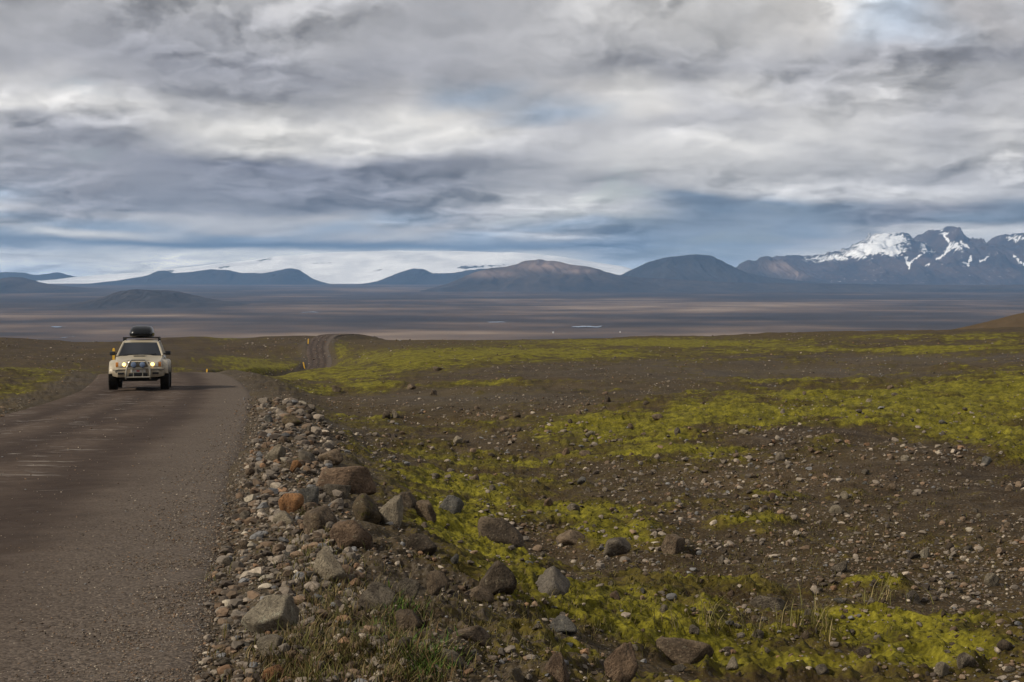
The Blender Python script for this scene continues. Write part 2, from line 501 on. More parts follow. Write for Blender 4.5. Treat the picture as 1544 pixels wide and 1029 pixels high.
def ground_material():
    m, N, b = material('ground')
    co = N.new('ShaderNodeTexCoord').outputs['Object']
    def at(n):
        nd = N.new('ShaderNodeAttribute', attribute_name=n); return nd.outputs['Fac']
    moss, sand_cloudshade, far, verge, dry = at('moss'), at('sand_cloudshade'), at('far'), at('verge'), at('dry')
    big = N.noise(co, 0.22, 6, 0.6).outputs['Fac']
    mid = N.noise(co, 2.3, 6, 0.65).outputs['Fac']
    fine = N.noise(co, 21.0, 5, 0.7).outputs['Fac']
    cell = N.vor(co, 17.0)
    cell2 = N.vor(co, 47.0)
    # bare soil with grit: two sizes of stone chips, each with its own tone
    soil = N.ramp(N.math('ADD', N.math('MULTIPLY', big, 0.5), N.math('MULTIPLY', mid, 0.5)),
                  [(0.34, (0.014, 0.008, 0.003, 1)), (0.46, (0.032, 0.020, 0.009, 1)), (0.58, (0.056, 0.037, 0.018, 1)), (0.72, (0.095, 0.066, 0.038, 1))])
    chip = N.ramp(cell.outputs['Color'],
                  [(0.0, (0.022, 0.018, 0.014, 1)), (0.45, (0.066, 0.051, 0.036, 1)), (0.8, (0.130, 0.106, 0.080, 1)), (1.0, (0.24, 0.21, 0.17, 1))])
    chipm = N.math('MULTIPLY', N.maprange(cell.outputs['Distance'], 0.45, 0.34), N.maprange(mid, 0.40, 0.60, 0.1, 0.95))
    soil = N.mix(chipm, soil, chip)
    grit = N.ramp(cell2.outputs['Color'], [(0.0, (0.016, 0.012, 0.009, 1)), (0.7, (0.060, 0.049, 0.039, 1)), (1.0, (0.15, 0.135, 0.115, 1))])
    soil = N.mix(N.maprange(cell2.outputs['Distance'], 0.5, 0.3, 0.0, 0.5), soil, grit)
    soil = N.mix(N.math('MULTIPLY', verge, 0.75), soil, N.mix(N.maprange(cell2.outputs['Color'], 0.0, 1.0), (0.022, 0.019, 0.016, 1), (0.125, 0.108, 0.092, 1)))
    dryc = N.mix(fine, (0.030, 0.020, 0.004, 1), (0.095, 0.066, 0.018, 1))
    soil = N.mix(N.math('MULTIPLY', dry, N.maprange(fine, 0.35, 0.6, 0.25, 0.9)), soil, dryc)
    # moss
    mtx = N.math('ADD', N.math('MULTIPLY', fine, 0.5), N.math('MULTIPLY', mid, 0.5))
    olive = N.ramp(mtx, [(0.36, (0.017, 0.011, 0.002, 1)), (0.50, (0.050, 0.038, 0.007, 1)), (0.66, (0.110, 0.085, 0.018, 1))])
    yellow = N.ramp(mtx, [(0.36, (0.030, 0.026, 0.002, 1)), (0.46, (0.082, 0.072, 0.006, 1)), (0.56, (0.160, 0.140, 0.012, 1)), (0.68, (0.27, 0.238, 0.034, 1))])
    patch = N.noise(co, 0.9, 5, 0.6).outputs['Fac']
    mc = N.mix(N.maprange(N.math('ADD', moss, N.math('MULTIPLY', N.math('SUBTRACT', patch, 0.5), 2.0)), 0.48, 1.0), olive, yellow)
    mk = N.maprange(N.math('ADD', moss, N.math('ADD', N.math('MULTIPLY', N.math('SUBTRACT', fine, 0.5), 1.4), N.math('MULTIPLY', N.math('SUBTRACT', mid, 0.5), 1.6))), 0.24, 0.58)
    near = N.mix(mk, soil, mc)
    # the far plain: lava, sands and heath, with sun and cloud shadow painted into the tones
    pl = N.ramp(sand_cloudshade, [(0.0, (0.022, 0.017, 0.016, 1)), (0.36, (0.046, 0.034, 0.028, 1)), (0.56, (0.095, 0.066, 0.048, 1)), (0.78, (0.16, 0.115, 0.08, 1)), (1.0, (0.27, 0.20, 0.14, 1))])
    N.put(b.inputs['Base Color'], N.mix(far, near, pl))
    b.inputs['Roughness'].default_value = 0.92; b.inputs['Specular IOR Level'].default_value = 0.12
    bp = N.new('ShaderNodeBump'); bp.inputs['Strength'].default_value = 0.9; bp.inputs['Distance'].default_value = 0.03
    hgt = N.math('ADD', N.math('MULTIPLY', fine, 0.6), N.math('MULTIPLY', N.maprange(cell.outputs['Distance'], 0.5, 0.0), 0.7))
    hgt = N.math('MULTIPLY', hgt, N.math('SUBTRACT', 1.0, far))
    N.put(bp.inputs['Height'], hgt)
    N.put(b.inputs['Normal'], bp.outputs[0])
    return m


def road_material():
    m, N, b = material('gravel_road')
    co = N.new('ShaderNodeTexCoord').outputs['Object']
    uv = N.new('ShaderNodeAttribute', attribute_name='across').outputs['Fac']
    al = N.new('ShaderNodeAttribute', attribute_name='along').outputs['Fac']
    big = N.noise(co, 0.35, 5, 0.6).outputs['Fac']
    mid = N.noise(co, 3.0, 6, 0.65).outputs['Fac']
    fine = N.noise(co, 42.0, 5, 0.75).outputs['Fac']
    cell = N.vor(co, 58.0)
    dirt = N.ramp(N.math('ADD', N.math('MULTIPLY', big, 0.5), N.math('MULTIPLY', mid, 0.5)),
                  [(0.36, (0.026, 0.018, 0.013, 1)), (0.5, (0.050, 0.037, 0.029, 1)), (0.64, (0.085, 0.067, 0.054, 1))])
    # wheel tracks: packed brown dirt; loose grey gravel heaped between and at the edges
    wob = N.math('ADD', uv, N.math('MULTIPLY', N.math('SUBTRACT', big, 0.5), 0.9))
    def band(c, w):
        return N.maprange(N.math('ABSOLUTE', N.math('SUBTRACT', wob, c)), w, 0.0)
    tracks = N.math('MAXIMUM', N.math('MAXIMUM', band(-1.9, 0.75), band(-0.35, 0.7)), N.math('MULTIPLY', band(1.25, 0.75), 0.9))
    loose = N.mix(N.math('MULTIPLY', cell.outputs['Color'], 1.0), (0.026, 0.021, 0.017, 1), (0.130, 0.110, 0.093, 1))
    lm = N.maprange(N.math('ADD', N.math('ADD', wob, 0.0), N.math('MULTIPLY', fine, 0.8)), 1.5, 3.0, 0.05, 0.95)
    col = N.mix(lm, dirt, loose)
    trk = N.mix(mid, (0.018, 0.012, 0.009, 1), (0.042, 0.031, 0.025, 1))
    col = N.mix(N.math('MULTIPLY', tracks, 0.9), col, trk)
    col = N.mix(N.maprange(fine, 0.6, 0.75, 0.0, 0.5), col, (0.17, 0.16, 0.15, 1))
    # pale dried-out streaks across the road
    st = N.noise(N.comb(N.math('MULTIPLY', uv, 0.55), N.math('MULTIPLY', al, 2.6), 0.0), 1.6, 5, 0.62).outputs['Fac']
    stm = N.math('MULTIPLY', N.maprange(st, 0.61, 0.67), N.maprange(uv, 1.6, 0.4))
    col = N.mix(N.math('MULTIPLY', stm, 0.75), col, (0.30, 0.29, 0.275, 1))
    N.put(b.inputs['Base Color'], N.mix(1.0, col, (1.16, 1.09, 1.02, 1), 'MULTIPLY'))
    b.inputs['Roughness'].default_value = 0.9; b.inputs['Specular IOR Level'].default_value = 0.1
    bp = N.new('ShaderNodeBump'); bp.inputs['Strength'].default_value = 0.55; bp.inputs['Distance'].default_value = 0.012
    N.put(bp.inputs['Height'], N.math('ADD', N.math('MULTIPLY', fine, 0.8), N.math('MULTIPLY', N.math('MULTIPLY', cell.outputs['Distance'], -0.8), lm)))
    N.put(b.inputs['Normal'], bp.outputs[0])
    return m


def stone_material(name, base, dark, speck=0.7, lichen=None):
    m, N, b = material(name)
    co = N.new('ShaderNodeTexCoord').outputs['Object']
    rnd = N.new('ShaderNodeObjectInfo').outputs['Random']
    pos = N.vmath('ADD', co, N.comb(N.math('MULTIPLY', rnd, 37.0), 0.0, 0.0))
    a = N.noise(pos, 2.2, 6, 0.62).outputs['Fac']
    f = N.noise(pos, 17.0, 5, 0.7).outputs['Fac']
    c = N.mix(N.maprange(a, 0.35, 0.65), dark + (1,), base + (1,))
    k = N.math('ADD', 0.78, N.math('MULTIPLY', rnd, 0.44))
    c = N.mix(1.0, c, N.comb(k, k, k), 'MULTIPLY')
    c = N.mix(N.maprange(f, 0.56, 0.72, 0.0, speck), c, tuple(min(1, x * 2.1) for x in base) + (1,))
    c = N.mix(N.maprange(f, 0.47, 0.35, 0.0, 0.75), c, tuple(x * 0.35 for x in dark) + (1,))
    l2 = N.noise(pos, 6.5, 4, 0.7).outputs['Fac']
    c = N.mix(N.maprange(l2, 0.60, 0.68, 0.0, 0.55), c, (0.24, 0.225, 0.18, 1))
    c = N.mix(1.0, c, (1.24, 1.14, 0.98, 1), 'MULTIPLY')
    if lichen:
        l = N.noise(pos, 3.1, 5, 0.7).outputs['Fac']
        c = N.mix(N.maprange(l, 0.56, 0.64, 0.0, 0.8), c, lichen + (1,))
    N.put(b.inputs['Base Color'], c)
    b.inputs['Roughness'].default_value = 0.85
    bp = N.new('ShaderNodeBump'); bp.inputs['Strength'].default_value = 1.0; bp.inputs['Distance'].default_value = 0.08
    N.put(bp.inputs['Height'], N.math('ADD', a, N.math('MULTIPLY', f, 0.45)))
    N.put(b.inputs['Normal'], bp.outputs[0])
    return m


def vcol_material(name, rough=0.9, scale=30.0, amt=0.5):
    m, N, b = material(name)
    co = N.new('ShaderNodeTexCoord').outputs['Object']
    c = N.new('ShaderNodeAttribute', attribute_name='tint').outputs['Color']
    f = N.noise(co, scale, 4, 0.7).outputs['Fac']
    k = N.maprange(f, 0.3, 0.7, 1 - amt, 1 + amt, smooth=False)
    N.put(b.inputs['Base Color'], N.mix(1.0, c, N.comb(k, k, k), 'MULTIPLY'))
    b.inputs['Roughness'].default_value = rough; b.inputs['Specular IOR Level'].default_value = 0.15
    return m


# ------------------------------------------------------------------ ground sheet
def build_ground():
    dense = np.arctan((np.arange(-170, 1716, 2.25) - CX) / F)
    lo = -np.geomspace(abs(dense[0]), math.pi, 44)[1:-1][::-1]
    hi = np.geomspace(dense[-1], math.pi, 44)[1:]
    th = np.concatenate([lo, dense, hi])
    rr = [0.4, 0.8, 1.4, 2.0, 2.7, 3.4, 4.0]
    while rr[-1] < 600:
        r = rr[-1]; p = (1.9 + 0.036 * r) / r
        rr.append(r * (1 + min(max(1.55 / (p * F), 0.0022), 0.012)))
    rr += list(np.geomspace(620, 4200, 46)) + list(np.geomspace(4300, 26000, 150)) + list(np.geomspace(27000, 46000, 16))
    rr = np.array(rr)
    TH, RR = np.meshgrid(th, rr)
    X = RR * np.sin(TH); Y = RR * np.cos(TH)
    Z, moss, d, px, py = ground(X, Y, True)
    r = RR
    far = sstep(700, 2600, r)
    # land cover of the plain: streaky sands, heath and lava, plus painted sunlit and cloud-shadowed bands
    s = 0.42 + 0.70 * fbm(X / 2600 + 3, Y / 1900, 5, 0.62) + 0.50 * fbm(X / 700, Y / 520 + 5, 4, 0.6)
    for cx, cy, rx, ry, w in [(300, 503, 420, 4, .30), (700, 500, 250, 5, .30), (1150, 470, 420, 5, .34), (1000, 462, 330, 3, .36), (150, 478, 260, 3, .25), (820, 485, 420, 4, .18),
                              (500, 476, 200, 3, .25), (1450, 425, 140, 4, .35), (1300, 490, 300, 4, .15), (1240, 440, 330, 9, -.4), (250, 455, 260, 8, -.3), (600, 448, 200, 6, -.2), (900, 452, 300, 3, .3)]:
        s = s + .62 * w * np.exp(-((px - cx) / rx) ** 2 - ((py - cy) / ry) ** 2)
    verge = sstep(7.0, HALF + 0.8, np.abs(d)) * (0.55 + 0.45 * np.clip(fbm(X, Y, 2), -1, 1))
    scree = np.zeros(X.shape)
    for cx, cy, rx, ry, w in [(1120, 562, 420, 16, 1), (1400, 545, 260, 10, .9), (720, 602, 190, 13, 1), (980, 590, 160, 8, .7)]:
        scree = np.maximum(scree, w * np.exp(-((px - cx) / rx) ** 2 - ((py - cy) / ry) ** 2))
    scree = np.where(Y > 5, scree, 0) * np.clip(.75 + .6 * fbm(X / 7, Y / 5, 4), 0, 1.2)
    verge = np.maximum(verge, scree)
    dry = np.clip(0.50 * sstep(120, 320, r) * (1 - .75 * (px < 470)) + 0.6 * fbm(X / 5, Y / 5, 3) + 0.5 * fbm(X / 40, Y / 40, 3) + 0.08 + 0.24 * (1 - sstep(60, 150, r)), 0, 1) * (1 - far)
    # scree banks and the gravelled flat stay bare
    V = np.stack([X, Y, Z], -1).reshape(-1, 3)
    Fc = grid_faces(len(rr), len(th), True)
    c0 = len(V)
    V = np.vstack([V, [[0, 0, float(Z[0].mean())]]])
    n = len(th)
    j = np.arange(n)
    cap = np.stack([np.full(n, c0), (j + 1) % n, j, j], -1)
    def ext(a): return np.concatenate([a.ravel(), [a.ravel()[0]]])
    Fc = Fc[:, ::-1]
    me = mesh_np('ground', V, Fc, ground_material(), True,
                 {'moss': ext(moss), 'sand_cloudshade': ext(np.clip(s, 0, 1)), 'far': ext(far), 'verge': ext(verge), 'dry': ext(dry)})
    o = link(bpy.data.objects.new('ground', me)); tag(o, kind='structure')


def build_road():
    P = spline(ROAD, 90)
    T = np.gradient(P[:, :2], axis=0); T /= np.linalg.norm(T, axis=1)[:, None]
    Nn = np.stack([T[:, 1], -T[:, 0]], 1)            # towards the right-hand verge
    s = np.concatenate([[0], np.cumsum(np.linalg.norm(np.diff(P[:, :2], axis=0), axis=1))])
    ds = np.concatenate([[-3.35, -3.15], np.linspace(-3.0, 3.0, 61), [3.15, 3.35]])
    D, S = np.meshgrid(ds, s)
    X = P[:, 0][:, None] + Nn[:, 0][:, None] * D; Y = P[:, 1][:, None] + Nn[:, 1][:, None] * D
    Z = CZ - P[:, 2][:, None] + 0.05 * (1 - (D / 3.0) ** 2)
    rut = np.exp(-((D + 1.9) / .35) ** 2) + np.exp(-((D + .35) / .35) ** 2) + 0.6 * np.exp(-((D - .9) / .3) ** 2)
    Z = Z - 0.018 * rut + 0.010 * fbm(X * 1.2, Y * 1.2, 3) + 0.006 * fbm(X * 7, Y * 7, 2)
    Z = Z - 0.012 * sstep(0.2, 0.7, fbm(X * 0.5, Y * 1.4, 3))
    Z = Z - np.where(np.abs(D) > 3.05, (np.abs(D) - 3.05) * 0.6, 0)
    me = mesh_np('road', np.stack([X, Y, Z], -1).reshape(-1, 3), grid_faces(len(s), len(ds)), road_material(), True,
                 {'across': D, 'along': S})
    me.flip_normals()
    o = link(bpy.data.objects.new('road', me)); tag(o, kind='structure')


build_ground()
build_road()

# ------------------------------------------------------------------ mountains
def mountain_material(name, rock_a, rock_b, snow=False):
    m, N, b = material(name)
    co = N.new('ShaderNodeTexCoord').outputs['Object']
    a = N.noise(co, 0.0011, 6, 0.6).outputs['Fac']; f = N.noise(co, 0.010, 8, 0.72).outputs['Fac']
    c = N.mix(N.maprange(N.math('ADD', N.math('MULTIPLY', a, .6), N.math('MULTIPLY', f, .4)), 0.38, 0.62), rock_a + (1,), rock_b + (1,))
    if snow:
        sn = N.new('ShaderNodeAttribute', attribute_name='snow').outputs['Fac']
        k = N.maprange(N.math('ADD', sn, N.math('MULTIPLY', N.math('SUBTRACT', f, 0.5), 2.6)), 0.42, 0.62)
        c = N.mix(k, c, N.mix(N.maprange(a, 0.35, 0.65), (0.66, 0.67, 0.69, 1), (0.90, 0.90, 0.90, 1)))  # snow from white to grey: subtle shading put into the colour
    tn = N.new('ShaderNodeAttribute', attribute_name='tone').outputs['Fac']
    N.put(b.inputs['Base Color'], N.mix(tn, c, (0.26, 0.19, 0.16, 1)) if not snow else c)
    b.inputs['Roughness'].default_value = 0.95; b.inputs['Specular IOR Level'].default_value = 0.05
    return m


def build_mountain(name, D, ridge, mat, base=204, front=None, seed=0, rough=0.5, snow=None, tone=None, gul=900.0, label=None, jag=0.012, res=240, pw=1.15):
    """ridge: photograph silhouette (px, py) at distance D, built as a heightfield with gullies"""
    rx = np.array([p[0] for p in ridge], float); ry = np.array([p[1] for p in ridge], float)
    X0 = (rx - CX) / F * D; H = (HY - ry) / F * D + base         # metres above the plain
    xs = np.linspace(X0[0], X0[-1], res)
    h = np.interp(xs, X0, H)
    k = np.array([.25, .5, .25])
    for _ in range(2):
        h = np.convolve(np.concatenate([[h[0]], h, [h[-1]]]), k, 'valid')
    h = h + jag * H.max() * fbm(xs / (gul * .35) + seed, xs * 0 + seed, 4) * np.clip(h / H.max(), 0, 1) * 2
    L = front or 3.2 * H.max()
    vs_ = np.concatenate([np.linspace(-1, 0, 120), np.linspace(0, 1, 36)[1:]])
    XX, VV = np.meshgrid(xs, vs_)
    av = np.abs(VV)
    w = fbm(XX / gul + seed, VV * 2.2 + seed, 4)
    Xs = np.clip(XX + w * gul * 0.55 * av, xs[0], xs[-1])
    hh = np.interp(Xs, xs, h)
    prof = (1 - av) ** pw
    gull = ridged(XX / (gul * .55) + seed * 3.1 + 0.5 * w, VV * L / gul * 0.30 + seed, 5)
    hg = np.interp(XX, xs, h)
    Z = hh * prof + rough * hg * (gull - 0.35) * (av ** 0.6) * (1 - av) * 1.5
    fine = fbm(XX / (gul * .2), VV * L / (gul * .2), 4, .6)
    spur = ridged(XX / (gul * .2) + w, VV * L / (gul * .5), 3)
    Z = Z + rough * 0.22 * hg * (spur - .4) * (1 - av) * np.clip(av * 5, 0, 1)
    Z = Z + 0.035 * H.max() * fine * np.clip(hg / H.max(), 0, 1) * (1 - av) * np.clip(av * 8, 0.35, 1)
    Z = np.maximum(Z, -25) - 26 * (av ** 6)
    YY = D + VV * L
    sx = YY / D if False else 1.0
    V = np.stack([XX, YY, CZ - base + Z], -1)
    px = CX + F * XX / YY; py = HY + F * (base - Z) / YY
    at = {'tone': np.zeros(px.shape), 'snow': np.zeros(px.shape)}
    qx = px + 4.5 * fbm(px / 9, py / 5, 3); qy = py + 3.0 * fbm(px / 7 + 9, py / 6, 3)
    if snow: at['snow'] = snow(qx, qy, Z, gull)
    if tone: at['tone'] = np.clip(tone(px, py, Z, gull), 0, 1)
    me = mesh_np(name, V.reshape(-1, 3), grid_faces(len(vs_), len(xs)), mat, True, at)
    o = link(bpy.data.objects.new(name, me)); tag(o, label, None, None, 'structure')
    return o


def blobs(px, py, L):
    v = np.zeros(px.shape)
    for cx, cy, rx, ry, w in L:
        v = np.maximum(v, w * np.exp(-((px - cx) / rx) ** 2 - ((py - cy) / ry) ** 2))
    return v


def strokes(px, py, L):
    v = np.zeros(px.shape)
    for x0, y0, x1, y1, w in L:
        dx, dy = x1 - x0, y1 - y0
        t = np.clip(((px - x0) * dx + (py - y0) * dy) / (dx * dx + dy * dy), 0, 1)
        q = ((px - x0 - t * dx) ** 2 + (py - y0 - t * dy) ** 2) / (w * w)
        v = np.maximum(v, np.exp(-q))
    return v


ROCK_A, ROCK_B = (0.026, 0.024, 0.024), (0.066, 0.054, 0.047)
m_rock = mountain_material('mountain_rock', ROCK_A, ROCK_B)
m_dark = mountain_material('mountain_dark', (0.020, 0.021, 0.022), (0.042, 0.038, 0.036))
m_snow = mountain_material('mountain_snowy', (0.034, 0.028, 0.027), (0.085, 0.062, 0.054), True)
m_ice = mountain_material('glacier_ice', (0.05, 0.05, 0.055), (0.09, 0.085, 0.08), True)

build_mountain('glacier', 29500, [(60, 424), (150, 415), (240, 408), (300, 401), (380, 392), (430, 385), (520, 380), (600, 378.5), (700, 379), (780, 381), (850, 388), (940, 402), (1010, 424)],
               m_ice, front=3200, seed=1, rough=0.16, gul=2600, pw=0.8,
               snow=lambda px, py, Z, g: 1.35 - 0.95 * strokes(px, py, [(388, 393, 412, 390, 1.6), (236, 411, 262, 409, 2.2), (470, 398, 500, 396, 1.2), (690, 404, 760, 400, 1.8), (560, 409, 590, 405, 1.5), (330, 404, 345, 402, 1.2)]) - .35 * sstep(.55, .9, g))
build_mountain('mountain', 28500, [(-120, 424), (-40, 414), (10, 411), (36, 411.5), (50, 415), (70, 414), (88, 411), (104, 416), (150, 424)], m_dark, seed=11, rough=.7, jag=.03, gul=900)
build_mountain('mountain', 25500, [(120, 430), (170, 424), (215, 418), (240, 409), (250, 408), (262, 413), (290, 410.5), (318, 406), (345, 408), (365, 412), (392, 413), (418, 408.5), (440, 405), (450, 408), (470, 421), (500, 430)],
               m_dark, seed=2, rough=.7, jag=.035, gul=900)
build_mountain('mountain', 25500, [(540, 430), (570, 424), (600, 412), (622, 405.5), (640, 407), (652, 413), (680, 413), (700, 409), (728, 405), (745, 408), (790, 420), (830, 430)],
               m_dark, seed=3, rough=.7, jag=.035, gul=900)
build_mountain('mountain', 26000, [(1120, 425), (1165, 393), (1185, 388), (1240, 386.5), (1268, 381), (1290, 376), (1308, 364), (1325, 357), (1350, 356), (1364, 359), (1372, 366), (1386, 368), (1396, 362), (1404, 353), (1424, 348),
                              (1434, 350), (1446, 359), (1458, 366), (1470, 370), (1486, 369), (1500, 372), (1508, 362), (1518, 358), (1540, 358), (1556, 366), (1600, 360), (1650, 372), (1720, 398), (1800, 425)],
               m_snow, seed=4, rough=.9, jag=0.02, gul=1100, res=420, front=4200,
               snow=lambda px, py, Z, g: np.clip(np.maximum(blobs(px, py, [(1338, 364, 28, 13, 1.1), (1312, 375, 24, 10, .95), (1290, 383, 22, 8, .78), (1262, 389, 26, 6, .62), (1235, 391, 28, 5, .52), (1350, 378, 20, 10, .85), (1392, 372, 9, 7, .62), (1530, 360, 16, 4, .7), (1425, 353, 10, 5, .55), (1400, 380, 14, 7, .5), (1440, 372, 16, 8, .5)]),
                                                      strokes(px, py, [(1424, 356, 1434, 368, 2.6), (1434, 368, 1424, 384, 2.4), (1424, 384, 1412, 391, 2.0), (1366, 388, 1372, 402, 2.2), (1372, 396, 1388, 384, 2.2), (1386, 388, 1392, 382, 1.6), (1465, 388, 1462, 396, 1.5), (1452, 396, 1462, 400, 1.6), (1528, 386, 1544, 400, 2.0),
                                                                       (1396, 402, 1402, 398, 1.6), (1449, 366, 1460, 374, 2.0), (1478, 395, 1490, 388, 1.2)]))
                                              - 0.45 * (0.45 - g), 0, 1.2))
build_mountain('mountain', 22500, [(1060, 435), (1090, 420), (1108, 405), (1128, 392), (1138, 395), (1148, 389), (1158, 387), (1170, 393), (1180, 392), (1192, 397), (1208, 410), (1222, 418), (1260, 430)],
               m_rock, seed=5, rough=.6, gul=700, tone=lambda px, py, Z, g: .75 * blobs(px, py, [(1178, 403, 22, 9, 1), (1205, 414, 20, 7, 1)]))
build_mountain('mountain', 19500, [(900, 428), (940, 414), (958, 405), (978, 395), (1000, 389.5), (1030, 386.5), (1052, 384), (1070, 386), (1088, 394), (1102, 401), (1125, 411), (1160, 419), (1220, 425), (1300, 432)],
               m_dark, seed=6, rough=.5, gul=800)
build_mountain('mountain', 17000, [(640, 438), (675, 428), (715, 412), (745, 404), (775, 401), (795, 394.5), (815, 392.5), (835, 395), (868, 401), (890, 404), (905, 409), (940, 417), (1010, 421), (1100, 426), (1250, 428), (1400, 430), (1560, 430), (1750, 438)],
               m_rock, seed=7, rough=.7, gul=700, res=420, tone=lambda px, py, Z, g: .85 * blobs(px, py, [(830, 401, 55, 8, 1), (870, 409, 30, 4, .9), (740, 413, 40, 6, .7)]) * sstep(-.2, .5, g))
build_mountain('mountain', 16000, [(-260, 440), (-120, 430), (-40, 424), (0, 422), (18, 418), (30, 418.5), (55, 426), (95, 432), (150, 437), (230, 440)], m_rock, seed=8, rough=.6, gul=600, front=1400)
build_mountain('hill', 9500, [(90, 463), (140, 454), (165, 446), (182, 440), (205, 437), (235, 438), (270, 440), (290, 447), (330, 455), (380, 462)], m_rock, seed=9, rough=.6, gul=350, front=900)
build_mountain('hill', 900, [(1440, 496), (1475, 488), (1500, 482), (1530, 474), (1560, 468), (1620, 463), (1700, 466), (1800, 480)], simple('hill_heath', (0.075, 0.052, 0.028), .95, spec=.05, var=.5, scale=.05), base=62, seed=10, rough=.3, gul=120, front=160)

# ------------------------------------------------------------------ stones
_cols = {}


def unproject_many(px, py):
    px = np.asarray(px, float); py = np.asarray(py, float)
    xo = np.zeros(px.shape); yo = np.zeros(px.shape)
    ks = (np.round(px / 8.0) * 8).astype(int)
    Y = np.exp(np.linspace(math.log(4.0), math.log(800), 520))
    todo = [k for k in np.unique(ks) if k not in _cols]
    if todo:
        XX = (np.array(todo)[:, None] - CX) / F * Y[None, :]; YY = np.repeat(Y[None, :], len(todo), 0)
        Q = HY + F * (CZ - ground(XX, YY, top=True)) / YY
        for k, q in zip(todo, Q): _cols[k] = np.minimum.accumulate(q)
    for k in np.unique(ks):
        m = ks == k
        q = _cols[k]
        i = np.clip(np.searchsorted(-q, -py[m]), 1, len(Y) - 1)
        a, b = q[i - 1], q[i]
        t = np.clip((a - py[m]) / np.maximum(a - b, 1e-9), 0, 1)
        yo[m] = Y[i - 1] + t * (Y[i] - Y[i - 1])
    xo = (px - CX) / F * yo
    return xo, yo


_ico = {}


def ico(sub):
    if sub not in _ico:
        bm = bmesh.new(); bmesh.ops.create_icosphere(bm, subdivisions=sub, radius=1.0)
        bm.verts.ensure_lookup_table()
        _ico[sub] = (np.array([v.co[:] for v in bm.verts]), np.array([[v.index for v in f.verts] for f in bm.faces]))
        bm.free()
    return _ico[sub]


def stone_shape(sub, seed, nplanes=11, soft=0.10, lump=0.05):
    """unit stone: a ball cut by random planes, its edges worn, its faces dented"""
    rg = np.random.RandomState(seed)
    V, T = ico(sub)
    Nn = rg.normal(size=(nplanes, 3)); Nn /= np.linalg.norm(Nn, axis=1)[:, None]
    Dd = rg.uniform(0.46, 0.90, nplanes)
    dots = V @ Nn.T
    cand = np.where(dots > 0.05, Dd[None, :] / np.maximum(dots, 0.05), 9.0)
    cand = np.concatenate([cand, np.full((len(V), 1), 1.12)], 1)
    k = 1.0 / max(soft, 0.02)
    r = -np.log(np.exp(-k * np.minimum(cand, 3)).sum(1)) / k
    r = np.clip(r, 0.35, 1.2)
    a, b = rg.uniform(-20, 20, 2)
    n = fbm(V[:, 0] * 1.7 + a + V[:, 2], V[:, 1] * 1.7 + b - V[:, 2] * .6, 3) + 0.5 * fbm(V[:, 0] * 5 + b + V[:, 2] * 3, V[:, 1] * 5 + a - V[:, 2] * 2, 3, .6)
    r = r * (1 + lump * n)
    P = V * r[:, None]
    ext = P.max(0) - P.min(0)
    P = (P - (P.max(0) + P.min(0)) / 2) / ext          # unit box
    return P, T


STONE_MATS = {
    'grey': stone_material('stone_grey', (0.150, 0.135, 0.115), (0.060, 0.051, 0.043)),
    'brown': stone_material('stone_brown', (0.150, 0.118, 0.088), (0.062, 0.046, 0.033)),
    'pale': stone_material('stone_pale', (0.225, 0.205, 0.170), (0.135, 0.118, 0.095)),
    'lichen': stone_material('stone_lichen', (0.240, 0.222, 0.186), (0.150, 0.135, 0.112), lichen=(0.42, 0.39, 0.29)),
    'rust': stone_material('stone_rust', (0.240, 0.130, 0.062), (0.130, 0.070, 0.036)),
    'red-brown': stone_material('stone_red_brown', (0.165, 0.120, 0.088), (0.075, 0.052, 0.038)),
    'dark': stone_material('stone_dark', (0.092, 0.074, 0.057), (0.036, 0.028, 0.021)),
    'blue-grey': stone_material('stone_blue_grey', (0.118, 0.119, 0.120), (0.060, 0.060, 0.060)),
    'speckled': stone_material('stone_speckled', (0.125, 0.115, 0.105), (0.075, 0.068, 0.062), 0.9),
    'mossy': stone_material('stone_mossy', (0.075, 0.058, 0.036), (0.036, 0.028, 0.018), lichen=(0.09, 0.08, 0.012)),
}
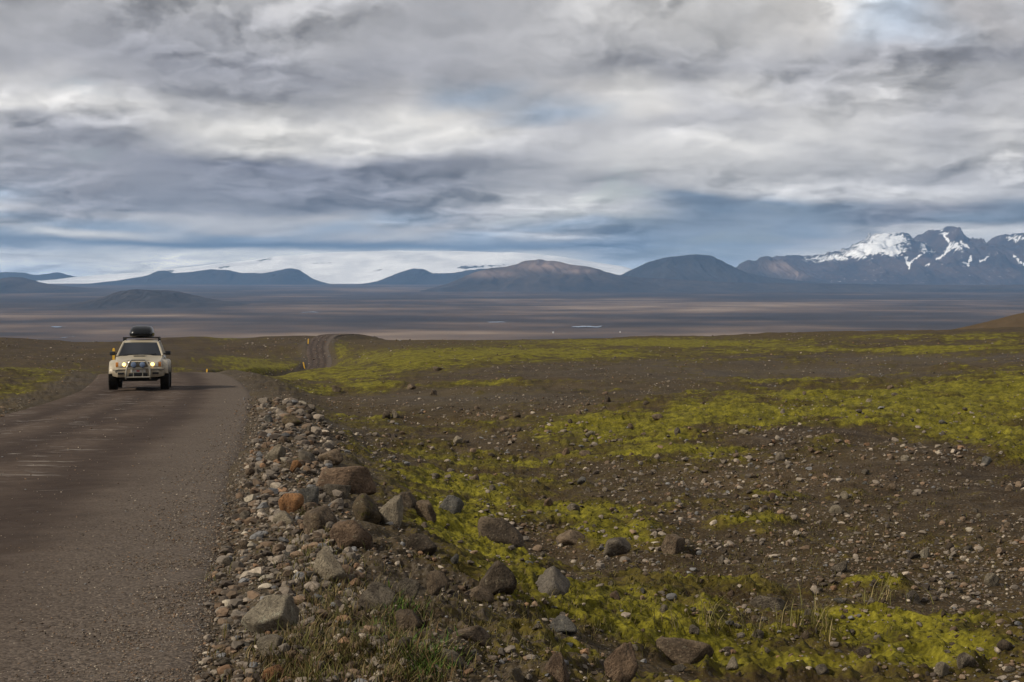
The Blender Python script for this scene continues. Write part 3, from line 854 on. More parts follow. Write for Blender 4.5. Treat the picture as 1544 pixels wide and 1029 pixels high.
# px of the middle, py of the foot, width, height (px), colour, depth/width, roll, sharp, label
BOULDERS = [
    (407, 955, 88, 54, 'lichen', .75, -6, .06, 'large pale grey boulder with a whitish lichen patch at the road edge'),
    (409, 990, 46, 29, 'pale', .8, 4, .3, 'rounded tan stone lying just below the large lichen boulder'),
    (412, 1026, 34, 24, 'rust', .9, 0, .2, 'small orange stone beside the dry grass below the lichen boulder'),
    (437, 774, 39, 33, 'rust', .9, 8, .4, 'round orange boulder on the rubble berm beside the road'),
    (467, 764, 34, 30, 'blue-grey', .6, -10, .06, 'blue-grey slab leaning against the round orange boulder'),
    (522, 742, 96, 42, 'red-brown', .6, 8, .25, 'long red-brown boulder half buried in the road berm'),
    (510, 752, 38, 22, 'grey', .8, -8, .2, 'grey rounded stone in front of the long red-brown boulder'),
    (553, 786, 48, 40, 'mossy', .9, 6, .3, 'dark mossy boulder beside the upright pale stone'),
    (588, 791, 38, 48, 'pale', .6, 14, .05, 'upright pale pointed stone on the bank above the moss'),
    (613, 762, 34, 26, 'dark', .8, 0, .2, 'dark stone behind the upright pale pointed stone'),
    (680, 769, 41, 26, 'blue-grey', .8, 5, .35, 'smooth blue-grey boulder lying on yellow moss'),
    (643, 783, 30, 30, 'brown', .8, -8, .1, 'blocky brown stone at the moss edge under the bank'),
    (755, 820, 74, 42, 'dark', .8, 6, .3, 'big dark brown humped boulder set in yellow moss'),
    (750, 895, 62, 48, 'dark', .8, -5, .05, 'dark grey square-cut boulder standing on moss'),
    (831, 899, 60, 42, 'speckled', .85, 5, .2, 'speckled grey boulder to the side of the square-cut one'),
    (635, 835, 48, 30, 'dark', .7, 10, .4, 'smooth dark brown boulder sunk in moss below the bank'),
    (497, 877, 54, 44, 'pale', .55, 22, .1, 'pale beige slab sloping into the dry grass'),
    (571, 924, 60, 40, 'grey', .5, 24, .08, 'flat grey-brown slab tilted down the grassy bank'),
    (612, 897, 36, 34, 'grey', .45, 32, .06, 'thin grey slab standing tilted between bank stones'),
    (657, 897, 38, 36, 'brown', .8, 18, .08, 'pointed brown stone at the foot of the bank'),
    (720, 910, 50, 26, 'brown', .7, 0, .1, 'knobbly brown stone in front of the square-cut boulder'),
    (850, 955, 44, 24, 'blue-grey', .8, 4, .25, 'dark blue-grey rounded stone lying in moss'),
    (930, 840, 46, 26, 'grey', .8, 0, .3, 'rounded grey-brown boulder at the end of the moss tongue'),
    (862, 822, 50, 22, 'brown', .8, 0, .15, 'low flat brown boulder on the moss tongue'),
    (1015, 836, 36, 28, 'brown', .9, 14, .10, 'pointed brown stone standing on the stony flat'),
    (1030, 1000, 90, 34, 'brown', .5, 8, .2, 'long low brown boulder among moss cushions'),
    (935, 1034, 52, 66, 'red-brown', .7, 14, .1, 'tall red-brown rock rising from the moss'),
    (841, 1030, 40, 44, 'red-brown', .8, -6, .1, 'dark reddish pyramid-shaped stone in the moss'),
    (1157, 922, 54, 22, 'grey', .5, 4, .08, 'flat grey slab lying on the stony flat'),
    (612, 954, 44, 34, 'brown', .7, 24, .15, 'grey-brown slab at the edge of the green grass'),
    (712, 968, 62, 28, 'brown', .7, 8, .2, 'low brown boulder sunk into moss under the bank'),
    (680, 1002, 46, 20, 'pale', .7, 4, .3, 'pale oval stone in the moss beside green grass'),
    (482, 802, 54, 36, 'brown', .8, 6, .2, 'brown-grey rounded boulder on the berm below the orange one'),
    (527, 828, 66, 44, 'red-brown', .7, -12, .12, 'rough pinkish-brown boulder in the middle of the bank'),
    (428, 792, 34, 20, 'pale', .8, 0, .1, 'pale grey stone in front of the round orange boulder'),
    (414, 698, 34, 28, 'pale', .8, 8, .08, 'pale beige angular stone on the road berm'),
    (463, 698, 30, 18, 'grey', .8, 0, .2, 'grey oval stone next to the pale beige angular one'),
    (446, 713, 18, 20, 'rust', .9, 10, .1, 'small rust-coloured upright stone on the road berm'),
    (498, 700, 40, 22, 'brown', .8, 4, .2, 'brown stone on the berm behind the long red-brown boulder'),
    (508, 591, 15, 10, 'dark', .8, 0, .12, 'lone dark boulder on moss beyond the dark gravel flat'),
    (583, 631, 13, 11, 'dark', .9, 0, .3, 'dark round boulder, mossy-sided one of a touching pair'),
    (597, 631, 13, 11, 'grey', .9, 0, .3, 'grey-topped round boulder touching a dark one'),
    (440, 643, 36, 16, 'mossy', .8, 6, .3, 'flat mossy boulder in the roadside rubble'),
    (1393, 842, 15, 18, 'lichen', .8, 10, .05, 'small whitish upright block on the stony flat'),
    (1457, 1010, 28, 22, 'grey', .8, 0, .2, 'grey-brown rounded stone alone in moss cushions'),
    (1376, 908, 26, 16, 'grey', .8, 0, .3, 'smooth grey oval stone on the stony flat'),
    (1148, 672, 32, 14, 'dark', .8, 0, .2, 'dark brown boulder at the foot of the mossy rise'),
    (1494, 884, 24, 20, 'pale', .8, 0, .1, 'tan angular stone on dry heath'),
    (1265, 864, 26, 18, 'grey', .8, 0, .1, 'peaked grey stone on bare brown soil'),
    (1487, 700, 18, 14, 'blue-grey', .8, 0, .15, 'blue-grey stone lying on the mossy rise'),
    (660, 560, 16, 7, 'dark', .9, 0, .1, 'dark broken rock at the edge of the long moss strip'),
]


def add_stone(name, me, px, py, w, h, dep, roll, yaw, label, group=None, embed=0.30):
    xa, ya = unproject_many([px], [py]); x, y = float(xa[0]), float(ya[0])
    z = float(ground(xa, ya)[0]); s = y / F
    W, H = w * s, h * s / (1 - embed)
    o = bpy.data.objects.new(name, me); link(o)
    y2 = y + W * dep * 0.35
    z2 = float(ground(np.array([x * y2 / y]), np.array([y2]))[0])
    zz = min(z, z2)
    o.location = (x * y2 / y, y2, zz + H * (0.5 - embed))
    o.scale = (W, W * dep, H); o.rotation_euler = (0, R(roll), yaw)
    tag(o, label, 'boulder' if name == 'boulder' else 'stone', group)
    return o


rb = random.Random(5)
for i, (px, py, w, h, c, dep, roll, soft, label) in enumerate(BOULDERS):
    P, T = stone_shape(4, 100 + i, 18, 0.014 + 0.16 * max(soft - .05, 0), 0.085)
    me = mesh_np('boulder', P, T, STONE_MATS[c], True)
    add_stone('boulder', me, px, py, w, h, dep, roll, rb.uniform(-.25, .25), label)

# smaller stones that still show singly: copies of a few shapes in six colours
POOL = {}
for c in ('grey', 'brown', 'pale', 'dark', 'blue-grey', 'red-brown'):
    POOL[c] = []
    for k in range(5):
        P, T = stone_shape(3, 300 + 17 * k + len(c), 11, (0.02, 0.03, 0.04, 0.06, 0.09)[k], 0.07)
        POOL[c].append(mesh_np('stone', P, T, STONE_MATS[c], True))
rg = np.random.RandomState(21)


def edge_px(py):
    return np.interp(py, [560, 600, 640, 680, 760, 860, 1029], [330, 372, 384, 372, 344, 318, 292])


LANDMARK = {0: 'large pale lichen boulder', 3: 'round orange boulder', 5: 'long red-brown boulder', 8: 'upright pale pointed stone', 10: 'smooth blue-grey boulder on moss', 12: 'big dark humped boulder',
            13: 'dark square-cut boulder', 14: 'speckled grey boulder', 15: 'smooth dark boulder sunk in moss', 16: 'pale beige slab in dry grass', 17: 'flat slab on the grassy bank', 19: 'pointed brown stone below the bank',
            21: 'dark blue-grey stone in moss', 22: 'rounded boulder ending the moss tongue', 24: 'pointed stone on the stony flat', 25: 'long low brown boulder', 26: 'tall red-brown rock', 28: 'flat grey slab on the stony flat',
            30: 'low brown boulder under the bank', 33: 'rough pinkish-brown boulder', 35: 'pale beige angular berm stone', 42: 'flat mossy roadside boulder', 43: 'small whitish upright block', 44: 'lone rounded stone in moss cushions',
            45: 'smooth grey oval stone', 46: 'dark boulder under the mossy rise', 47: 'tan stone on dry heath', 48: 'peaked grey stone on brown soil', 49: 'blue-grey stone on the mossy rise'}
place = []
n_try = 0
while len(place) < 245 and n_try < 6000:
    n_try += 1
    u = rg.rand()
    if u < 0.42:      # bank of rubble beside the road
        py = rg.uniform(615, 1024); e = edge_px(py); px = e + 15 + rg.rand() ** 1.2 * (60 + (py - 600) * 0.62); zone = 'bank'
    elif u < 0.90:    # stony flat
        py = 640 + 385 * rg.rand() ** 0.9; px = rg.uniform(edge_px(py) + 150 + (py - 600) * .45, 1540); zone = 'flat'
    else:
        py = rg.uniform(575, 660); px = rg.uniform(420, 1540); zone = 'slope'
    w = (10 + 19 * rg.rand() ** 2.2) * (0.55 + 0.45 * (py - 560) / 460)
    if any(abs(px - b[0]) < (b[2] + w) * .5 and -12 < b[1] - py < 45 for b in BOULDERS): continue
    if any((px - q[0]) ** 2 + ((py - q[1]) * 1.6) ** 2 < ((w + q[2]) * .62) ** 2 for q in place): continue
    place.append((px, py, w, zone))
XY = unproject_many([p[0] for p in place], [p[1] for p in place])
mossat = ground(XY[0], XY[1], True)[1]
for (px, py, w, zone), ms in zip(place, mossat):
    c = rg.choice(['grey', 'brown', 'pale', 'dark', 'blue-grey', 'red-brown'], p=[.30, .28, .13, .12, .09, .08])
    me = POOL[c][rg.randint(5)]
    if zone == 'bank': where, grp = 'in the rubble bank along the road', 'stones in the roadside rubble'
    elif ms > 0.55: where, grp = 'among yellow-green moss cushions', 'stones among the moss'
    elif zone == 'flat': where, grp = 'on the bare stony flat', 'stones on the stony flat'
    else: where, grp = 'on the bare slope behind the moss', 'stones on the far slope'
    k = rg.randint(5); me = POOL[c][k]; hr_ = rg.uniform(.42, .85)
    look = ('sharp-edged', 'sharp-edged', 'blocky', 'worn', 'rounded')[k]
    form = 'flat' if hr_ < .52 else 'low' if hr_ < .66 else 'tall'
    # a landmark boulder within about two hand-spans on the ground helps to single it out
    best = min(BOULDERS, key=lambda q: (q[0] - px) ** 2 + ((q[1] - py) * 2.2) ** 2)
    dist = math.hypot(best[0] - px, (best[1] - py) * 2.2)
    short = LANDMARK.get(BOULDERS.index(best))
    if short and dist < best[2] * .5 + 62: where, grp = 'next to the ' + short, 'stones next to the ' + short
    roll = rg.uniform(-16, 16)
    form = ('tilted ' if abs(roll) > 9 else '') + form
    form = ('small ' if w < 10 else 'sizeable ' if w > 17 else '') + form
    add_stone('stone', me, px, py, w, w * hr_, rg.uniform(.7, 1), roll, rg.uniform(0, 6.28),
              '%s %s %s stone %s' % (form, look, c, where), grp, 0.32)


# countless small stones and gravel: one mesh each
def rubble(name, label, px, py, size_px, seed, sub, tintk=1.0, min_m=0.0):
    rgn = np.random.RandomState(seed)
    x, y = unproject_many(px, py)
    x = x + rgn.normal(0, .01, len(x))
    z = ground(x, y, top=True)
    s = np.maximum(size_px * y / F, min_m)
    vari = [stone_shape(sub, seed + 40 + k, 8, 0.04, 0.03) for k in range(10)]
    which = rgn.randint(10, size=len(x))
    pal = np.array([(0.10, 0.090, 0.080), (0.13, 0.115, 0.10), (0.085, 0.066, 0.050), (0.115, 0.085, 0.062), (0.20, 0.18, 0.155), (0.045, 0.038, 0.033), (0.10, 0.105, 0.115), (0.13, 0.085, 0.055), (0.21, 0.195, 0.165), (0.065, 0.055, 0.047)])
    pc = rgn.choice(10, len(x), p=[.22, .15, .15, .13, .09, .10, .06, .03, .015, .055])
    VV, TT, CC = [], [], []; off = 0
    for k, (P, T) in enumerate(vari):
        i = np.nonzero(which == k)[0]
        if not len(i): continue
        sc = s[i][:, None] * np.stack([np.ones(len(i)), rgn.uniform(.65, 1, len(i)), rgn.uniform(.4, .8, len(i))], 1)
        Q = P[None] * sc[:, None, :]
        a = rgn.uniform(0, 6.283, len(i)); b = rgn.normal(0, .25, len(i))
        ca, sa = np.cos(a)[:, None], np.sin(a)[:, None]; cb, sb = np.cos(b)[:, None], np.sin(b)[:, None]
        X, Y_, Z = Q[..., 0], Q[..., 1], Q[..., 2]
        X, Z = X * cb + Z * sb, -X * sb + Z * cb
        X, Y_ = X * ca - Y_ * sa, X * sa + Y_ * ca
        Q = np.stack([X + x[i][:, None], Y_ + y[i][:, None], Z + (z[i] + sc[:, 2] * 0.22)[:, None]], -1)
        VV.append(Q.reshape(-1, 3))
        TT.append((T[None] + (np.arange(len(i)) * len(P))[:, None, None] + off).reshape(-1, 3))
        off += len(i) * len(P)
        c = pal[pc[i]] * rgn.uniform(.75, 1.6, len(i))[:, None] * tintk * np.array([1.06, .98, .88])
        CC.append(np.repeat(np.concatenate([c, np.ones((len(i), 1))], 1), len(P), 0))
    me = mesh_np(name, np.vstack(VV), np.vstack(TT), M_RUBBLE, False, None, {'tint': np.vstack(CC)})
    o = link(bpy.data.objects.new(name, me)); tag(o, label, None, None, 'stuff')


M_RUBBLE = vcol_material('rubble', 0.9, 40.0, 0.35)


def field_points(n, seed, y0, y1, moss_keep=0.2, power=1.0):
    rgn = np.random.RandomState(seed)
    py = y0 + (y1 - y0) * rgn.rand(n) ** power; px = rgn.uniform(-60, 1610, n)
    e = edge_px(py)
    keep = (px > e + 8) | ((px < np.interp(py, [560, 590, 640], [150, 90, -20])) & (py < 650))
    px, py = px[keep], py[keep]
    x, y = unproject_many(px, py)
    ms = ground(x, y, True)[1]
    clump = fbm(x / 1.6, y / 1.6, 3) + 0.7 * fbm(x / 6 + 4, y / 6, 2)
    pr = (1 - (1 - moss_keep) * ms) * sstep(-0.50, 0.45, clump)
    k = rgn.rand(len(px)) < pr
    return px[k], py[k], rgn


px, py, rgn = field_points(3800, 37, 650, 1036, 0.35)
rubble('rubble', 'countless hand-sized stones strewn over the flat', px, py, (8.0 + 12 * rgn.rand(len(px)) ** 2.2) * (0.55 + 0.45 * (py - 600) / 430), 7, 2, 1.1)
px, py, rgn = field_points(6500, 31, 615, 1036, 0.3)
rubble('rubble', 'countless fist-sized stones strewn over the flat', px, py, 5.0 + 5.5 * rgn.rand(len(px)) ** 2.2, 1, 2)
px, py, rgn = field_points(36000, 32, 600, 1036, 0.2)
rubble('gravel', 'countless small stones strewn over the flat', px, py, 1.7 + 3.2 * rgn.rand(len(px)) ** 1.6, 2, 1)
px, py, rgn = field_points(17000, 33, 505, 640, 0.15)
rubble('gravel', 'countless small stones on the far slope', px, py, 1.2 + 2.6 * rgn.rand(len(px)) ** 2.5, 3, 1, 1.1)
rgn = np.random.RandomState(34)
py = rgn.uniform(600, 1036, 7000); px = edge_px(py) - 5 + rgn.rand(7000) ** 1.1 * (70 + (py - 600) * .5)
py2 = rgn.uniform(605, 1036, 1700); px2 = edge_px(py2) + 10 + rgn.rand(1700) ** 0.9 * (75 + (py2 - 600) * .55)
rubble('rubble', 'countless hand-sized stones in the roadside rubble bank', px2, py2, (9 + 21 * rgn.rand(1700) ** 2.6) * (0.6 + 0.4 * (py2 - 600) / 430), 8, 2, 1.0)
rubble('rubble', 'countless stones in the roadside rubble bank', px, py, (1.8 + 7.5 * rgn.rand(7000) ** 3.0) * (0.6 + 0.4 * (py - 600) / 430), 4, 2, .8)
# loose gravel on the road itself, thick along its edge
rgn = np.random.RandomState(35)
py = 600 + 436 * rgn.rand(15000) ** 0.7
px = edge_px(py) + 14 - np.abs(rgn.normal(0, 1, 15000)) * (22 + (py - 600) * 0.27)
rubble('gravel', 'loose gravel along the edge of the road', px, py, (1.3 + 3.0 * rgn.rand(15000) ** 2.2) * (.6 + .5 * (py - 600) / 430), 5, 1, 1.05)
rgn = np.random.RandomState(36)
py = 600 + 436 * rgn.rand(1500); px = rgn.uniform(-40, 330, 1500)
rubble('gravel', 'scattered pebbles on the packed road', px, py, 1.0 + 2.3 * rgn.rand(1500) ** 3, 6, 1, 1.2)


# ------------------------------------------------------------------ grass
def grass(name, label, spots, n, seed, cols, hgt):
    rgn = np.random.RandomState(seed)
    px, py = [], []
    for cx, cy, rx, ry, w in spots:
        m = int(n * w); a = rgn.uniform(0, 6.283, m); r = np.sqrt(rgn.rand(m))
        px.append(cx + rx * .62 * rgn.normal(size=m)); py.append(np.minimum(cy + ry * .62 * rgn.normal(size=m), 1040))
    px = np.concatenate(px); py = np.concatenate(py)
    x, y = unproject_many(px, py)
    # gather blades into tufts
    q = rgn.randint(0, len(x), len(x)); k = rgn.rand(len(x)) < .7
    x = np.where(k, x[q // 9 * 9 % len(x)] + rgn.normal(0, .035, len(x)), x); y = np.where(k, y[q // 9 * 9 % len(x)] + rgn.normal(0, .035, len(x)), y)
    z = ground(x, y) - 0.01
    H = hgt * rgn.uniform(.4, 1.25, len(x)); a = rgn.uniform(0, 6.283, len(x)); lean = rgn.uniform(.2, 1.3, len(x)) * H
    wd = rgn.uniform(.0016, .0035, len(x)) * np.maximum(1, y / 9)
    dx, dy = np.cos(a), np.sin(a)
    px_, py_ = -dy * wd, dx * wd
    A = np.stack([x - px_, y - py_, z], -1); B = np.stack([x + px_, y + py_, z], -1)
    mx, my, mz = x + dx * lean * .35, y + dy * lean * .35, z + H * .6
    C = np.stack([mx + px_ * .7, my + py_ * .7, mz], -1); D = np.stack([mx - px_ * .7, my - py_ * .7, mz], -1)
    E = np.stack([x + dx * lean, y + dy * lean, z + H * .95], -1)
    V = np.stack([A, B, C, D, E], 1).reshape(-1, 3)
    b = (np.arange(len(x)) * 5)[:, None]
    T = np.concatenate([b + [0, 1, 2], b + [0, 2, 3], b + [3, 2, 4]])
    cc = np.array(cols)[rgn.randint(len(cols), size=len(x))] * rgn.uniform(.6, 1.35, len(x))[:, None]
    tint = np.repeat(np.concatenate([cc, np.ones((len(x), 1))], 1), 5, 0)
    me = mesh_np(name, V, T, M_GRASS, False, None, {'tint': tint})
    o = link(bpy.data.objects.new(name, me)); tag(o, label, None, None, 'stuff')


M_GRASS = vcol_material('grass', 0.7, 6.0, 0.3)
grass('dry_grass', 'sparse dry olive grass on the roadside bank',
      [(500, 910, 75, 62, .24), (540, 970, 90, 55, .30), (470, 990, 70, 40, .20), (600, 1010, 90, 30, .16), (430, 1020, 50, 22, .08), (470, 850, 40, 40, .05), (320, 880, 30, 30, .012), (330, 840, 30, 26, .01),
       (450, 780, 30, 40, .03), (330, 1000, 26, 40, .012)], 5200, 51, [(0.115, 0.090, 0.032), (0.080, 0.074, 0.018), (0.15, 0.115, 0.055), (0.060, 0.060, 0.012), (0.10, 0.062, 0.026)], 0.08)
grass('green_grass', 'fresh green grass at the foot of the bank', [(640, 1000, 34, 26, .6), (590, 955, 26, 18, .25), (610, 920, 30, 20, .15)], 1100, 52, [(0.040, 0.085, 0.010), (0.060, 0.100, 0.012)], 0.05)
grass('tall_grass', 'thin tall dry grass stalks standing in the moss', [(1228, 945, 45, 16, .35), (1120, 955, 50, 14, .3), (1330, 905, 60, 8, .2), (1040, 945, 60, 12, .15)], 260, 53, [(0.20, 0.155, 0.07), (0.11, 0.10, 0.03)], 0.22)
grass('heath_grass', 'short olive tussocks dotting the stony flat', [(1000, 880, 420, 60, .3), (1300, 800, 260, 80, .3), (800, 940, 220, 60, .25), (1050, 720, 420, 40, .15)], 9000, 54, [(0.075, 0.066, 0.016), (0.105, 0.080, 0.032), (0.055, 0.046, 0.014)], 0.05)

# ------------------------------------------------------------------ small mesh kit for built objects
def part(name, bm, mat, parent=None, smooth=35):
    bmesh.ops.recalc_face_normals(bm, faces=bm.faces)
    me = bpy.data.meshes.new(name); bm.to_mesh(me); bm.free()
    me.materials.append(mat)
    if smooth:
        me.polygons.foreach_set('use_smooth', np.full(len(me.polygons), True))
        me.set_sharp_from_angle(angle=R(smooth))
    return link(bpy.data.objects.new(name, me), parent)


def empty(name, loc=(0, 0, 0), rot=(0, 0, 0)):
    o = bpy.data.objects.new(name, None); o.empty_display_size = 0.2
    link(o); o.location = loc; o.rotation_euler = rot
    return o


def b_box(x0, x1, y0, y1, z0, z1, bev=0.0, bm=None, rot=None):
    own = bmesh.new()
    bmesh.ops.create_cube(own, size=1.0)
    for v in own.verts:
        v.co = Vector(((x0 + x1) / 2 + v.co.x * (x1 - x0), (y0 + y1) / 2 + v.co.y * (y1 - y0), (z0 + z1) / 2 + v.co.z * (z1 - z0)))
    if bev: bmesh.ops.bevel(own, geom=own.edges[:], offset=bev, segments=2, affect='EDGES', profile=.6)
    if rot is not None: bmesh.ops.transform(own, matrix=rot, verts=own.verts)
    if bm is None: return own
    me = bpy.data.meshes.new('t'); own.to_mesh(me); own.free(); bm.from_mesh(me); bpy.data.meshes.remove(me)
    return bm


def b_tube(pts, r, seg=10, bm=None, closed=False, radii=None):
    bm = bm or bmesh.new()
    P = [Vector(p) for p in pts]; n = len(P); rings = []
    up = Vector((0.13, 0.31, 0.94))
    for i, p in enumerate(P):
        t = (P[min(i + 1, n - 1)] - P[max(i - 1, 0)]).normalized()
        a = t.cross(up)
        if a.length < .05: a = t.cross(Vector((1, 0, 0)))
        a.normalize(); b = t.cross(a)
        rr = radii[i] if radii else r
        rings.append([bm.verts.new(p + (a * math.cos(k * 2 * math.pi / seg) + b * math.sin(k * 2 * math.pi / seg)) * rr) for k in range(seg)])
    for i in range(n - 1):
        for k in range(seg):
            bm.faces.new((rings[i][k], rings[i][(k + 1) % seg], rings[i + 1][(k + 1) % seg], rings[i + 1][k]))
    bm.faces.new(rings[0]); bm.faces.new(rings[-1][::-1])
    return bm


def b_lathe(prof, seg=32, axis='x', center=(0, 0, 0), bm=None):
    """prof: (offset along axis, radius)"""
    bm = bm or bmesh.new(); c = Vector(center); rings = []
    for o, r in prof:
        ring = []
        for k in range(seg):
            a = k * 2 * math.pi / seg; u, v = math.cos(a) * r, math.sin(a) * r
            ring.append(bm.verts.new(c + (Vector((o, u, v)) if axis == 'x' else Vector((u, o, v)) if axis == 'y' else Vector((u, v, o)))))
        rings.append(ring)
    for A, B in zip(rings, rings[1:]):
        for k in range(seg): bm.faces.new((A[k], A[(k + 1) % seg], B[(k + 1) % seg], B[k]))
    bm.faces.new(rings[0]); bm.faces.new(rings[-1])
    return bm


def b_loft(sections, closed=True, caps=True, bm=None):
    bm = bm or bmesh.new()
    S = [[bm.verts.new(p) for p in s] for s in sections]
    n = len(S[0])
    for A, B in zip(S, S[1:]):
        for k in range(n if closed else n - 1):
            bm.faces.new((A[k], A[(k + 1) % n], B[(k + 1) % n], B[k]))
    if caps: bm.faces.new(S[0][::-1]); bm.faces.new(S[-1])
    return bm


def b_quad(a, b, c, d, th=0.006, bm=None):
    """a thin slab on four corners"""
    bm = bm or bmesh.new()
    a, b, c, d = map(Vector, (a, b, c, d)); n = (b - a).cross(d - a).normalized() * th
    lo = [bm.verts.new(p) for p in (a, b, c, d)]; hi = [bm.verts.new(p + n) for p in (a, b, c, d)]
    bm.faces.new(lo[::-1]); bm.faces.new(hi)
    for k in range(4): bm.faces.new((lo[k], lo[(k + 1) % 4], hi[(k + 1) % 4], hi[k]))
    return bm


def dusty_paint():
    m, N, b = material('dusty_beige_paint')
    co = N.new('ShaderNodeTexCoord').outputs['Object']
    sp = N.new('ShaderNodeSeparateXYZ'); N.l.new(co, sp.inputs[0])
    n = N.noise(co, 5.0, 6, .65).outputs['Fac']
    dirt = N.maprange(N.math('SUBTRACT', N.math('MULTIPLY', n, .9), N.math('MULTIPLY', sp.outputs[2], .55)), -0.12, 0.22, 0.05, 0.75)
    N.put(b.inputs['Base Color'], N.mix(dirt, (0.365, 0.318, 0.235, 1), (0.19, 0.145, 0.09, 1)))
    N.put(b.inputs['Roughness'], N.maprange(dirt, 0, 1, .3, .75))
    b.inputs['Metallic'].default_value = .1; b.inputs['Specular IOR Level'].default_value = .5
    return m


def glass_material():
    m = bpy.data.materials.new('window_glass'); m.use_nodes = True; t = m.node_tree; t.nodes.clear(); N = NT(t)
    out = N.new('ShaderNodeOutputMaterial'); tr = N.new('ShaderNodeBsdfTransparent'); gl = N.new('ShaderNodeBsdfGlossy')
    tr.inputs[0].default_value = (0.50, 0.53, 0.53, 1); gl.inputs['Roughness'].default_value = 0.03; gl.inputs[0].default_value = (.9, .92, .95, 1)
    fr = N.new('ShaderNodeFresnel'); fr.inputs[0].default_value = 1.5
    mx = N.new('ShaderNodeMixShader'); N.put(mx.inputs[0], N.math('MULTIPLY', fr.outputs[0], 1.3, clamp=True))
    N.l.new(tr.outputs[0], mx.inputs[1]); N.l.new(gl.outputs[0], mx.inputs[2]); N.l.new(mx.outputs[0], out.inputs[0])
    return m


